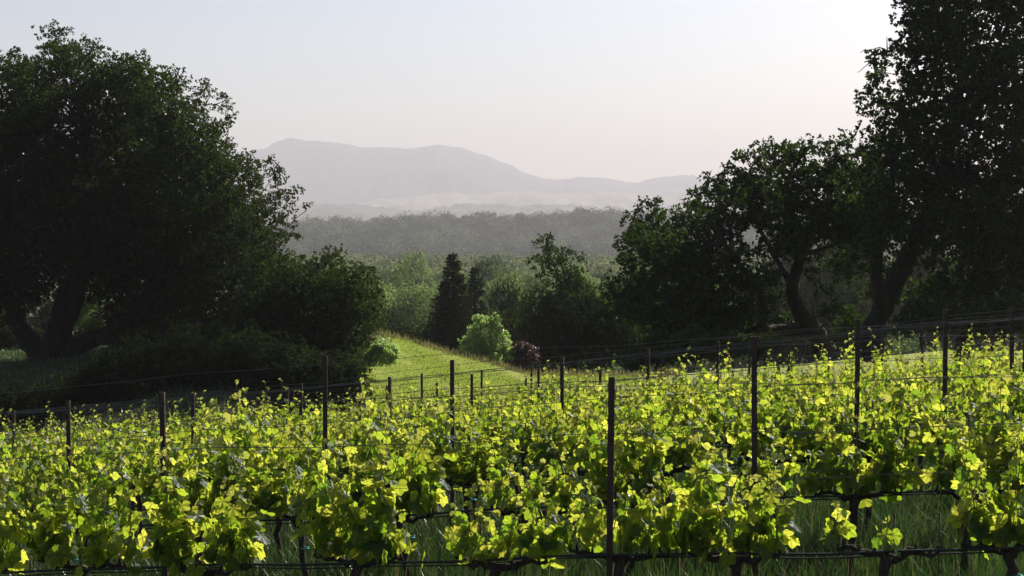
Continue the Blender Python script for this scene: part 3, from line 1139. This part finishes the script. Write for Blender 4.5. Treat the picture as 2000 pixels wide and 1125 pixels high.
# ------------------------------------------------------------------ the big trees
LO = [(110, 85, 32), (125, 110, 45), (20, 135, 45), (60, 160, 70), (150, 150, 75), (230, 185, 85), (305, 215, 80), (345, 160, 28), (390, 200, 42), (432, 240, 30), (360, 290, 90),
      (420, 330, 60), (480, 335, 48), (530, 355, 32), (560, 392, 38), (545, 450, 38), (455, 410, 85), (380, 470, 110), (490, 490, 70), (250, 330, 130), (120, 280, 130),
      (20, 230, 100), (30, 400, 130), (160, 430, 130), (290, 500, 110), (60, 520, 90), (-80, 300, 150), (-60, 480, 120), (230, 560, 75), (330, 590, 70), (400, 570, 90), (500, 565, 75), (10, 560, 70),
      (250, 660, 45), (330, 680, 60), (-40, 600, 60), (300, 630, 55), (380, 640, 60), (450, 640, 60), (520, 640, 55), (440, 500, 60), (310, 540, 60), (200, 520, 60), (130, 500, 60), (430, 700, 50), (250, 620, 50), (350, 500, 70), (420, 450, 60), (470, 430, 50), (300, 420, 80), (380, 380, 70), (510, 520, 45), (210, 400, 80), (90, 360, 80), (260, 700, 50), (340, 735, 50), (420, 730, 50), (500, 700, 60), (560, 650, 45)]
LO += [(463, 230, 22), (440, 203, 18), (352, 132, 17), (330, 145, 20), (527, 318, 18), (545, 330, 18), (586, 372, 20), (597, 393, 15), (574, 466, 18), (408, 163, 19), (270, 118, 22), (190, 92, 20), (20, 95, 20), (120, 58, 22)]
LL = [[(95, 775, .95, 0), (98, 730, .72, 0), (95, 690, .70, 0)],
      [(92, 705, .50, 0), (50, 655, .36, .3), (25, 600, .32, .8), (-10, 520, .26, 1.5), (-30, 400, .16, 2.0)],
      [(105, 705, .58, 0), (118, 640, .46, -.3), (140, 575, .42, -.6), (165, 480, .34, -.8), (160, 380, .27, -.5), (170, 285, .2, 0), (150, 190, .1, .5)],
      [(165, 300, .17, 0), (110, 265, .11, -1), (50, 235, .07, -2)], [(168, 300, .16, 0), (230, 280, .11, 1), (300, 240, .06, 1.5)],
      [(145, 560, .26, -.6), (230, 470, .19, 0), (330, 400, .12, 1.0), (400, 350, .05, 2.4)],
      [(165, 480, .22, -.8), (250, 400, .16, 1.5), (360, 330, .1, 3), (430, 260, .05, 3.5)],
      [(110, 700, .40, 0), (160, 672, .34, -.3), (215, 648, .27, 0), (300, 600, .18, .8), (400, 570, .10, 1.6), (470, 520, .04, 2.4)],
      [(190, 665, .18, -1.0), (270, 662, .15, -.4), (350, 650, .10, .4), (440, 610, .07, 1.2)]]
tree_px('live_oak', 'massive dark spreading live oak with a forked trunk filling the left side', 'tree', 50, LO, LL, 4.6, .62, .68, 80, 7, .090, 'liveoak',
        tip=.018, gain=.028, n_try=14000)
L2 = [(652, 500, 24), (655, 530, 32), (640, 570, 48), (700, 540, 34), (722, 578, 26), (625, 620, 70), (690, 625, 52), (560, 600, 60), (575, 660, 80), (650, 690, 62), (500, 660, 80),
      (590, 720, 55), (700, 680, 40), (728, 596, 22), (420, 690, 70), (690, 720, 40), (670, 560, 36), (660, 660, 50), (710, 660, 34), (620, 760, 40), (540, 740, 60), (560, 720, 60), (480, 730, 60), (600, 555, 52), (560, 540, 48), (645, 515, 34), (690, 585, 52), (722, 622, 40), (705, 560, 40), (530, 600, 70)]
tree_px('live_oak', 'smaller rounded live oak at the right foot of the massive spreading oak', 'tree', 46, L2,
        [[(590, 790, .24, 0), (595, 730, .2, 0), (600, 650, .14, .2), (640, 560, .08, .4)], [(595, 720, .14, 0), (530, 660, .1, -.6), (440, 680, .05, -1)], [(600, 690, .12, 0), (680, 620, .07, .8)]],
        2.6, .5, .6, 60, 7, .080, 'liveoak', tip=.015, gain=.022, n_try=13000)


def shrub(label, circles, d, depth, spacing, cr, tw, per, leaf, mat, base, name='shrub', cat='shrub', stem=.05, shell=True, k=1.0):
    circles = [(x, y, r * k) for x, y, r in circles]
    bx, by = base
    cx, cyy = circles[0][0], circles[0][1]
    return tree_px(name, label, cat, d, circles, [[(bx, by, stem, 0), ((bx + cx) / 2, (by + cyy) / 2, stem * .8, 0), (cx, cyy, stem * .4, 0)]], depth, spacing, cr, tw, per, leaf, mat,
                   tip=.008, gain=.015, n_try=2500, inner=.3, shell=shell)


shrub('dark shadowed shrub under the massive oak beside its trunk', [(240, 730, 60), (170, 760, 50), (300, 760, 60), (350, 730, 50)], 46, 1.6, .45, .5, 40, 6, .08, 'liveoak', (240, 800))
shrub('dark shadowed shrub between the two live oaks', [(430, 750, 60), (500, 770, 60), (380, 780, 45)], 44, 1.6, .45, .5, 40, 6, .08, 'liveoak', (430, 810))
shrub('light green rounded shrub on the sunlit slope beside the smaller live oak', [(765, 688, 18), (745, 690, 22), (730, 695, 20), (757, 702, 14)], 46, .5, .2, .24, 40, 6, .07, 'maple', (745, 715), stem=.03)
pb = shrub('bush with pink blossom seen past the oak trunk', [(205, 610, 16), (225, 622, 18), (185, 640, 22), (235, 655, 16), (250, 645, 16)], 66, .8, .3, .34, 30, 5, .10, 'shade_shrub', (215, 690), stem=.03, name='blossom_bush')
gb = Geo()
cp = np.array([W(x, y, 65.6) - np.array(pb.location) for x, y in [(204, 602), (209, 605), (213, 608), (219, 607), (207, 611), (228, 621), (222, 613), (197, 612), (240, 650), (243, 657), (233, 618)]])
foliage(gb, cp, np.full(len(cp), .13), 14, 4, .07, .03)
obj('blossom', gb.mesh('blossom', [M['pink']]), pb)
shrub('bright green bush behind the oak trunk fork beside the pink bush', [(155, 595, 26), (185, 588, 22), (200, 560, 22), (150, 620, 22)], 69, .8, .3, .34, 26, 5, .10, 'brightgreen', (165, 690), stem=.03)
shrub('sunlit tan-green clipped bush at the foot of the massive oak', [(110, 748, 17), (100, 760, 14), (124, 757, 13)], 42.5, .3, .14, .2, 46, 6, .05, 'tanbush', (110, 785), stem=.02)

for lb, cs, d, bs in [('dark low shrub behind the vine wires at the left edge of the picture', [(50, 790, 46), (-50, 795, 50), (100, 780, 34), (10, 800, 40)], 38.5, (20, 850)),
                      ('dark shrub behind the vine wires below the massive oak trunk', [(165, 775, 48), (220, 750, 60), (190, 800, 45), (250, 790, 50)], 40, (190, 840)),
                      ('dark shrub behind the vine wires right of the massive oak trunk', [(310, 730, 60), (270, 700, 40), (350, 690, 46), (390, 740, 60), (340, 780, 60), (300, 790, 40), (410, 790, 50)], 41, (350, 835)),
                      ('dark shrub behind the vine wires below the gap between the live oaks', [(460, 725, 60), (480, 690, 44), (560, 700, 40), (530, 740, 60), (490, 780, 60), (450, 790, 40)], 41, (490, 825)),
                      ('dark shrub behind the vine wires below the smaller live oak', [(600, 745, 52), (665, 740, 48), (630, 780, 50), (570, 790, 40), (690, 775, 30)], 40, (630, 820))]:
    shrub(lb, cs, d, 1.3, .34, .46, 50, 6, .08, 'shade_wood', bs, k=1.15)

shrub('dark shrub behind the massive oak trunk at the left picture edge', [(10, 668, 40), (60, 678, 30), (-40, 668, 50)], 60, 1.4, .36, .46, 50, 6, .09, 'shade_wood', (10, 735), k=1.15)
RA = [(1830, 60, 85), (1795, 20, 50), (1900, 40, 110), (1765, 95, 40), (1740, 125, 48), (1715, 165, 36), (1730, 210, 50), (1715, 245, 36), (1850, 180, 105), (1745, 265, 52), (1800, 300, 105), (1930, 280, 115),
      (1990, 150, 110), (1770, 385, 85), (1880, 410, 110), (1980, 420, 110), (1800, 480, 75), (1870, 545, 80), (1965, 545, 90), (2060, 300, 140), (1850, -70, 120), (1990, -90, 150), (2080, 60, 140),
      (1780, 570, 40), (1910, 610, 50), (2050, 500, 110), (1720, 310, 40), (2000, 610, 50), (1712, 385, 46), (1700, 335, 40), (1696, 440, 42), (1725, 455, 56), (1705, 520, 40), (1740, 420, 50)]
RAL = [[(1690, 705, .42, 0), (1705, 650, .36, 0), (1730, 590, .32, .2), (1762, 520, .28, .3), (1800, 440, .25, .2), (1840, 340, .2, 0), (1870, 220, .14, 0), (1880, 100, .08, 0)],
       [(1725, 600, .24, 0), (1712, 540, .2, -.5), (1718, 470, .15, -1), (1740, 380, .1, -1.6), (1745, 290, .06, -2)],
       [(1800, 440, .17, 0), (1880, 400, .13, .8), (1960, 330, .09, 1.8), (2010, 220, .05, 2.5)], [(1840, 340, .14, 0), (1790, 280, .1, -1.2), (1750, 200, .06, -2)],
       [(1880, 700, .28, 1.5), (1890, 620, .24, 1.5), (1915, 520, .2, 1.6), (1950, 420, .14, 2), (1980, 300, .09, 2.4)], [(1870, 220, .1, 0), (1930, 130, .07, 1), (1980, 20, .04, 1.5)]]


def dead_twigs(t, root):
    g = Geo()
    for pts in ([(1740, 108), (1712, 103), (1690, 98), (1680, 103)], [(1720, 106), (1700, 101), (1695, 96)], [(1712, 125), (1700, 122), (1684, 135), (1675, 142)],
                [(1705, 122), (1695, 112), (1690, 110)], [(1733, 100), (1732, 72)], [(1725, 95), (1717, 93), (1710, 95), (1690, 100)]):
        P = [W(x, y, 44 - .3 * i) - root for i, (x, y) in enumerate(pts)]
        g.tube(smooth_path(P, 4), np.linspace(.022, .008, len(smooth_path(P, 4))), 4, 0)
    o = obj('dead_twig', g.mesh('dead_twig', [M['bark']]), t)
    o['label'] = 'bare dead twigs sticking out of the crown'


tree_px('oak_tree', 'tallest dark oak reaching past the top of the picture at right', 'tree', 44, RA, RAL, 4.2, .70, .60, 40, 6, .125, 'whiteoak',
        tip=.018, gain=.03, n_try=16000, flat=.75, extra=dead_twigs)
RB = [(1268, 415, 34), (1250, 450, 36), (1240, 490, 40), (1225, 530, 34), (1290, 480, 55), (1332, 430, 26), (1360, 405, 30), (1385, 390, 40), (1430, 365, 48), (1465, 310, 30), (1460, 335, 38), (1515, 310, 38),
      (1570, 310, 45), (1640, 290, 32), (1650, 330, 46), (1585, 380, 75), (1490, 400, 65), (1400, 460, 65), (1340, 540, 75), (1440, 530, 55), (1205, 560, 38), (1255, 590, 60), (1320, 620, 60),
      (1400, 610, 55), (1470, 600, 40), (1555, 465, 50), (1640, 430, 60), (1610, 555, 24), (1630, 600, 26), (1680, 390, 50), (1520, 470, 40), (1185, 600, 30), (1690, 330, 46), (1700, 420, 55), (1610, 285, 26), (1545, 290, 24), (1645, 520, 40), (1500, 560, 40), (1665, 640, 44), (1705, 560, 34), (1420, 650, 56), (1340, 655, 60), (1530, 640, 40), (1480, 660, 44), (1590, 520, 24), (1650, 590, 26), (1610, 450, 40), (1690, 480, 44)]
RBL = [[(1612, 690, .40, 0), (1590, 645, .34, 0), (1560, 605, .27, -.3), (1548, 560, .23, -.4), (1562, 500, .19, -.3), (1550, 440, .15, 0), (1530, 370, .1, 0)],
       [(1590, 650, .22, 0), (1520, 645, .19, -.6), (1490, 640, .17, -1), (1492, 610, .15, -1.2), (1480, 560, .12, -1.4), (1430, 500, .09, -1.6), (1390, 430, .05, -1.8)],
       [(1548, 560, .14, -.4), (1515, 500, .11, .8), (1480, 440, .08, 1.5), (1450, 370, .05, 2)], [(1555, 470, .12, 0), (1610, 400, .08, .8), (1645, 330, .05, 1.2)],
       [(1490, 640, .15, -1), (1420, 655, .12, -1.2), (1350, 610, .09, -1), (1290, 540, .06, -.5), (1265, 450, .03, 0)], [(1562, 500, .1, -.3), (1640, 470, .07, -1.4), (1680, 400, .04, -2)]]
tree_px('oak_tree', 'broad dark oak with crooked limbs left of the tallest oak', 'tree', 50, RB, RBL, 4.0, .66, .60, 54, 6, .125, 'whiteoak', tip=.016, gain=.026, n_try=14000, flat=.75)
RC = [(1052, 480, 20), (1075, 478, 20), (1105, 495, 22), (1125, 500, 16), (1060, 510, 22), (1090, 515, 26), (1110, 540, 32), (1120, 575, 42), (1062, 545, 14), (1055, 590, 30), (1085, 600, 38),
      (1040, 630, 34), (1150, 620, 55), (1100, 650, 62), (1200, 640, 58), (1245, 680, 46), (1160, 690, 50), (1060, 690, 45), (1035, 660, 30), (1280, 660, 36)]
tree_px('oak_tree', 'medium oak with a hooked top standing before the hazy valley', 'tree', 66, RC,
        [[(1120, 740, .26, 0), (1118, 690, .22, 0), (1112, 630, .17, 0), (1110, 560, .12, 0), (1090, 500, .06, 0)], [(1115, 680, .13, 0), (1180, 640, .09, .8), (1240, 670, .05, 1.4)],
         [(1113, 640, .12, 0), (1060, 620, .07, -.8), (1040, 640, .04, -1.2)]], 2.8, .55, .56, 50, 6, .12, 'whiteoak', tip=.014, gain=.022, n_try=5000)
shrub('pale green young maple lit by the sun beside the grassy slope', [(937, 626, 13), (967, 626, 12), (952, 640, 17), (930, 648, 14), (978, 650, 15), (945, 662, 24), (972, 668, 20), (918, 670, 16), (985, 686, 17), (908, 686, 11), (950, 690, 28), (925, 690, 18)],
      61, 1.0, .26, .25, 44, 6, .09, 'maple', (950, 745), name='maple_tree', cat='tree', stem=.06)
shrub('dark red-purple shrub between the pale maple and the hooked oak', [(1020, 682, 18), (1010, 695, 18), (1035, 690, 14), (1030, 705, 14), (1005, 678, 10)], 62, .7, .25, .3, 40, 6, .08, 'purple', (1020, 735), stem=.04)
for lb, cs, d, bs in [('dark green shrub behind the vines under the broad oak limbs', [(1360, 670, 34), (1400, 675, 30), (1330, 685, 28)], 43, (1360, 715)),
                      ('dark green shrub behind the vines left of the broad oak trunk', [(1480, 675, 26), (1450, 670, 24), (1510, 668, 20)], 42, (1480, 710)),
                      ('mid green shrub behind the vines under the tallest oak', [(1800, 610, 40), (1760, 640, 26), (1840, 620, 34)], 41, (1800, 680)),
                      ('mid green shrub behind the vines at the right edge of the picture', [(1960, 620, 40), (1910, 625, 34), (2010, 625, 34)], 40, (1960, 670)),
                      ('pale green sapling seen through the gap between the broad and tallest oaks', [(1655, 615, 16), (1645, 635, 16), (1670, 630, 14)], 52, (1655, 690)),
                      ('low dark shrub between the hooked oak and the broad oak', [(1290, 680, 36), (1240, 700, 30)], 46, (1280, 725))]:
    shrub(lb, cs, d, 1.2, .35, .42, 40, 6, .09, 'shade_shrub', bs)


# ------------------------------------------------------------------ conifers
def conifer(label, px, ytop, d, h, rad, dens=1.0):
    top = W(px, ytop, d)
    h = top[2] - float(G(top[0], top[1])) + .2
    base = top - np.array([0, 0, h])
    gt, gc = Geo(), Geo()
    gt.tube([[0, 0, -.3], [0, 0, h * .5], [0, 0, h]], [.24, .14, .02], 7)
    P, T, N, L = [], [], [], []
    z = h * .06
    while z < h * .985:
        f = z / h
        nb = int(7 * dens) + 2
        for i in range(nb):
            a = rng.random() * 2 * math.pi
            ln = (rad * (1 - f) ** .85 + .12) * (.65 + .5 * rng.random())
            dirv = np.array([math.cos(a), math.sin(a), -.18 + .5 * f])
            tip = np.array([0, 0, z]) + dirv * ln
            gt.tube([[0, 0, z], np.array([0, 0, z]) + dirv * ln * .5 + [0, 0, .05], tip], [.03, .02, .008], 3, cap=False)
            m = int(20 * ln + 8)
            q = np.sqrt(rng.random(m))[:, None]
            p = np.array([0, 0, z]) + dirv * ln * q + rng.normal(0, .08, (m, 3)) * (1.2 - q)
            P.append(p)
            T.append(unit(dirv * .8 + rng.normal(0, .5, (m, 3)) + np.array([0, 0, -.15])))
            N.append(unit(rng.normal(0, .6, (m, 3)) + np.array([0, 0, 1])))
            L.append((.22 + .2 * rng.random(m)) * (.4 + .7 * (1 - f)))
        z += h * .017 + .05
    P, T, N, L = map(np.concatenate, (P, T, N, L))
    leaf_quads(gc, P, T, N, L, L * .22)
    t = thing('conifer_tree', label, 'tree', base)
    obj('trunk', gt.mesh('trunk', [M['bark']]), t)
    obj('crown', gc.mesh('crown', [M['conifer']]), t)


conifer('tall dark pointed conifer in the middle of the valley trees', 885, 492, 80, 9.6, 2.2, 1.9)
conifer('shorter slim dark conifer right of the tall pointed one', 928, 520, 83, 8.4, 1.6, 1.0)

# ------------------------------------------------------------------ valley trees
def template(seed, h, r, mat, n_cl, tw, per, leaf, kind='round'):
    global rng
    keep = rng
    rng = np.random.default_rng(seed)
    sph = [(np.array([0, 0, h * .62]), r * .8)]
    for i in range(9):
        a = rng.random() * 6.28
        e = rng.uniform(-.3, 1)
        sph.append((np.array([math.cos(a) * r * .55 * math.cos(e), math.sin(a) * r * .55 * math.cos(e), h * .60 + r * .8 * math.sin(e)]), r * rng.uniform(.3, .55)))
    cl, crad = clumps_in(sph, r * .24, .5, n_cl, r * .27)
    gt, gc = Geo(), Geo()
    grow_limbs(gt, [([np.array([0, 0, -.5]), np.array([.1, 0, h * .25]), np.array([.2, .1, h * .5])], [.3, .22, .12])], cl, .03, .02, sides=4)
    foliage(gc, cl, crad, tw, per, leaf, leaf * .3, nrm=2.5)
    a, b = gt.mesh('trunk', [M['bark']], True), gc.mesh('crown', [M[mat]])
    rng = keep
    return a, b


VT = [template(11, 10, 4.2, 'valley_green', 900, 16, 5, .30), template(12, 11, 4.6, 'valley_green', 900, 18, 5, .30), template(13, 9, 4.0, 'valley_olive', 900, 18, 5, .30),
      template(14, 9, 4.2, 'valley_dark', 900, 18, 5, .30), template(15, 12, 4.0, 'valley_green', 900, 18, 5, .30), template(16, 8, 3.8, 'valley_olive', 900, 18, 5, .28), template(17, 9, 4.2, 'shade_wood', 900, 18, 5, .30)]


def put_tree(px, ytop, d, ti, label, group=None, sz=1.0, name='valley_tree', wide=None):
    hs = [10 * 1.0, 11 * .98, 9 * 1.0, 9 * 1.02, 12 * .93, 8 * 1.02, 9 * 1.02]
    top = W(px, ytop, d)
    t = thing(name, label, 'tree', (top[0], top[1], top[2] - hs[ti] * sz), group)
    t.scale = (sz, sz, sz)
    if wide:
        gz = float(G(top[0], top[1])) - .3
        t.location = (top[0], top[1], gz)
        t.scale = (wide, wide, (top[2] - gz) / hs[ti])
    t.rotation_euler = (0, 0, rng.random() * 6.28)
    obj('trunk', VT[ti][0], t)
    obj('crown', VT[ti][1], t)
    return t


for px, yt, d, ti, wd, lb in [(957, 500, 230, 3, .85, 'rounded dense dome-shaped tree rising above the valley trees'), (800, 528, 180, 1, .75, 'bright green feathery tree left of the tall conifer'),
          (760, 548, 165, 0, .7, 'light green loose tree above the lawn crest'), (722, 552, 160, 1, .75, 'mid green tree at the left end of the valley gap'),
          (845, 545, 150, 0, .6, 'yellowish green tree directly left of the tall conifer'), (800, 580, 125, 1, .6, 'green broad tree above the middle of the lawn crest'),
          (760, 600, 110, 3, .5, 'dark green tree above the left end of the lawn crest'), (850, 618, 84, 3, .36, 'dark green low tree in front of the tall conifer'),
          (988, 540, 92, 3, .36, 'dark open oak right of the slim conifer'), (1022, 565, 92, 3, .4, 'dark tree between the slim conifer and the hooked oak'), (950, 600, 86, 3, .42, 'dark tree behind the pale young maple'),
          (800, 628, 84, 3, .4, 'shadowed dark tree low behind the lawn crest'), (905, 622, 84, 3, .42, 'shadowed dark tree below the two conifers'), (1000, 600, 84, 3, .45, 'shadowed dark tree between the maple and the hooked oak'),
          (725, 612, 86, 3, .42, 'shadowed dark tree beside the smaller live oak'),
          (650, 507, 260, 0, .9, 'light green tree top showing over the smaller live oak'), (812, 500, 260, 1, .9, 'tallest light green tree left of the bare tree')]:
    put_tree(px, yt, d, ti, lb, wide=wd)
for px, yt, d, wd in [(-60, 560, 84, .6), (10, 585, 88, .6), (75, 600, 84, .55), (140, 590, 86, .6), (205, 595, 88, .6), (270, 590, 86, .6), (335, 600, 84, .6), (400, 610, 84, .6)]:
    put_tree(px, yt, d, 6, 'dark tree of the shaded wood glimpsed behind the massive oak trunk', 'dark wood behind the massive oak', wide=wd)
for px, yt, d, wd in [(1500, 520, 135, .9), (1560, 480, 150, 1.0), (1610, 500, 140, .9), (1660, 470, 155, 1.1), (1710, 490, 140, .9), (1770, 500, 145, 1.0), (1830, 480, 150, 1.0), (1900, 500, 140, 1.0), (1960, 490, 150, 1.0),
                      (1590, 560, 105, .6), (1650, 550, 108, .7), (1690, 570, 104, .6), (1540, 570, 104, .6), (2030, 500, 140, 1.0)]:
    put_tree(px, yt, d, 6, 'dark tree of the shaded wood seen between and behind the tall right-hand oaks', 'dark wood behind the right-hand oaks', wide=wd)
# bare tree
gt = Geo()
bt = W(843, 498, 175)
skel = [([np.array([0, 0, -9.]), np.array([.1, 0, -5.5]), np.array([.1, 0, -3.6])], [.2, .15, .12])]
tips = np.stack([rng.uniform(-3.2, 3.2, 70), rng.uniform(-2.5, 2.5, 70), rng.uniform(-3.2, .3, 70)], 1)
tips[:, 2] -= .25 * np.abs(tips[:, 0])
grow_limbs(gt, skel, tips, .03, .02, sides=4)
t = thing('bare_tree', 'grey leafless tree with thin spreading branches among green valley trees', 'tree', bt - np.array([0, 0, 9.]))
gt.v = [v + np.array([0, 0, 9.], np.float32) for v in gt.v]
obj('trunk', gt.mesh('trunk', [M['greybark']]), t)

# near valley wood: individual trees
cnt = 0
d = 128.0
while d < 330:
    xl, xr = -.165 * d - 3, .34 * d
    xx = xl + rng.random() * 5
    while xx < xr:
        ti = int(rng.choice([0, 1, 2, 3, 4, 5], p=[.26, .22, .2, .1, .12, .1]))
        sz = rng.uniform(.62, .95)
        yy = d + rng.uniform(-3, 3)
        t = thing('valley_tree', 'hazy green broadleaf tree in the wood on the valley floor', 'tree', (xx, yy, float(G(xx, yy)) - rng.uniform(0, 1.5)), 'trees of the valley wood')
        t.scale = (sz, sz, sz * rng.uniform(.9, 1.15))
        t.rotation_euler = (0, 0, rng.random() * 6.28)
        obj('trunk', VT[ti][0], t)
        obj('crown', VT[ti][1], t)
        cnt += 1
        xx += rng.uniform(6.0, 9.5) * (1 if xx < .13 * d else 1.6)
    d *= 1.055
print('valley trees', cnt)


def wood_mass(name, label, pts, size, leaf, n_leaf, mats, n_var=9):
    """far wood that reads as one mass: crown clumps built straight into one mesh"""
    temps = []
    for v in range(n_var):
        nl = 6
        c = np.stack([rng.normal(0, .24, nl), rng.normal(0, .24, nl), rng.uniform(.25, .75, nl)], 1)
        rr = rng.uniform(.24, .42, nl)
        i = rng.integers(nl, size=n_leaf)
        dr = rand_dir(n_leaf)
        p = c[i] + dr * (rr[i] * rng.random(n_leaf) ** .1)[:, None]
        temps.append((p, unit(np.cross(dr, rand_dir(n_leaf))), unit(dr + .2 * rand_dir(n_leaf))))
    g = Geo()
    for v in range(n_var):
        sel = pts[v::n_var]
        s = size * rng.uniform(.5, 1.4, len(sel))
        a = rng.random(len(sel)) * 6.28
        p, T, N = temps[v]
        ca, sa = np.cos(a)[:, None], np.sin(a)[:, None]

        def rot(q):
            return np.stack([q[None, :, 0] * ca - q[None, :, 1] * sa, q[None, :, 0] * sa + q[None, :, 1] * ca, np.repeat(q[None, :, 2], len(sel), 0)], -1)
        P = (rot(p) * s[:, None, None] + sel[:, None, :]).reshape(-1, 3)
        L = np.full(len(P), leaf) * rng.uniform(.6, 1.4, len(P))
        leaf_quads(g, P, rot(T).reshape(-1, 3), rot(N).reshape(-1, 3), L, L * .5, v % len(mats))
    o = obj(name, g.mesh(name, [M[m] for m in mats]))
    o['kind'] = 'stuff'
    tag(o, label, 'wood')


def scatter(y0, y1, sp, xl, xr, keep=None):
    out = []
    y = y0
    while y < y1:
        x = xl * y
        while x < xr * y:
            out.append((x + rng.normal(0, sp * .3), y + rng.normal(0, sp * .3)))
            x += sp * rng.uniform(.6, 1.5)
        y += sp * .9
    a = np.array(out)
    if keep is not None:
        a = a[keep(a[:, 0], a[:, 1])]
    return np.column_stack([a, G(a[:, 0], a[:, 1]) - .4])


wood_mass('valley_woodland', 'hazy mixed green wood covering the far valley floor', scatter(330, 800, 9.0, -.18, .36, lambda x, y: (y < 640) | (vnoise(x, y, 90, 5) > .5)), 8.5, .7, 220, ['valley_green', 'valley_olive', 'ridge_leaf'])
pts = scatter(1165, 1540, 13.0, -.19, .38, lambda x, y: (fbm(x * .8, y * .45, 110, 3, 13) < .16) | (y > 1465))
wood_mass('ridge_woodland', 'hazy grey-green oak wood covering the ridge across the valley', pts, 15.0, 1.7, 380, ['ridge_leaf', 'ridge_pale', 'ridge_dark', 'ridge_leaf', 'ridge_pale'])
for px, yt, d, sz, lb in [(1140, 408, 1480, 2.6, 'large rounded tree standing out on the hazy ridge skyline'), (870, 421, 1480, 1.5, 'small pointed tree on the hazy ridge skyline'),
                          (1180, 412, 1480, 1.8, 'flat-topped tree on the hazy ridge skyline beside the house')]:
    put_tree(px, yt, d, 3, lb, None, sz)

# house on the ridge
hp = W(1168, 419, 1470)
hh = thing('house', 'small pale flat-roofed house among trees on the hazy ridge skyline', 'house', (hp[0] + 16, hp[1], hp[2] - 3.2))


def box(g, c, s, mat=0):
    c = np.array(c)
    V = np.array([[a * s[0] / 2, b * s[1] / 2, d * s[2] / 2] for a in (-1, 1) for b in (-1, 1) for d in (-1, 1)]) + c
    g.add(V, [[0, 1, 3, 2], [4, 6, 7, 5], [0, 4, 5, 1], [2, 3, 7, 6], [0, 2, 6, 4], [1, 5, 7, 3]], mat)


g = Geo(); box(g, (0, 0, 0), (16, 8, 6)); box(g, (9.5, 1, -.6), (3, 6, 4.8))
obj('wall', g.mesh('wall', [M['wall']]), hh)
g = Geo(); box(g, (0, 0, 3.2), (17.5, 9.5, .4)); box(g, (9.6, 1, 2.0), (4, 7, .3))
obj('roof', g.mesh('roof', [M['roof']]), hh)
for x in (-5, 0, 5):
    g = Geo(); box(g, (x, -4.02, .6), (2.6, .12, 1.6))
    obj('window', g.mesh('window', [M['glass']]), hh)

# radio mast on the summit
mp_ = W(571, 271, 7500)
g = Geo()
for s in (-1, 1):
    for q in (-1, 1):
        g.tube([[s * 1.2, q * 1.2, -4], [s * .3, q * .3, 22]], .5, 4)
for z in (0, 4, 8):
    w_ = 1.2 - .9 * (z + 4) / 16
    g.tube([[-w_, -w_, z], [w_, -w_, z], [w_, w_, z], [-w_, w_, z], [-w_, -w_, z]], .15, 4)
g.tube([[0, 0, 10], [0, 0, 28]], .45, 4)
o = obj('radio_mast', g.mesh('radio_mast', [M['wire']]), None, mp_)
tag(o, 'tiny lattice radio mast on the summit of the mountain', 'mast')

# ------------------------------------------------------------------ haze
hz = bpy.data.meshes.new('haze')
X0, X1, Y0, Y1, Z0, Z1 = -4900, 4900, -60, 9800, -34, 540
hz.from_pydata([(x, y, z) for x in (X0, X1) for y in (Y0, Y1) for z in (Z0, Z1)], [], [(0, 1, 3, 2), (4, 6, 7, 5), (0, 4, 5, 1), (2, 3, 7, 6), (0, 2, 6, 4), (1, 5, 7, 3)])
mh, nt, out = mat_new('haze')
pv = nt.nodes.new('ShaderNodeVolumePrincipled')
pv.inputs['Color'].default_value = (.61, .595, .645, 1)
pv.inputs['Density'].default_value = 2.35e-4
pv.inputs['Anisotropy'].default_value = 0.16
nt.links.new(pv.outputs[0], out.inputs['Volume'])
hz.materials.append(mh)
ho = bpy.data.objects.new('haze', hz)
COL.objects.link(ho)
ho['kind'] = 'stuff'
tag(ho, 'pale pinkish haze filling the valley air', 'haze')
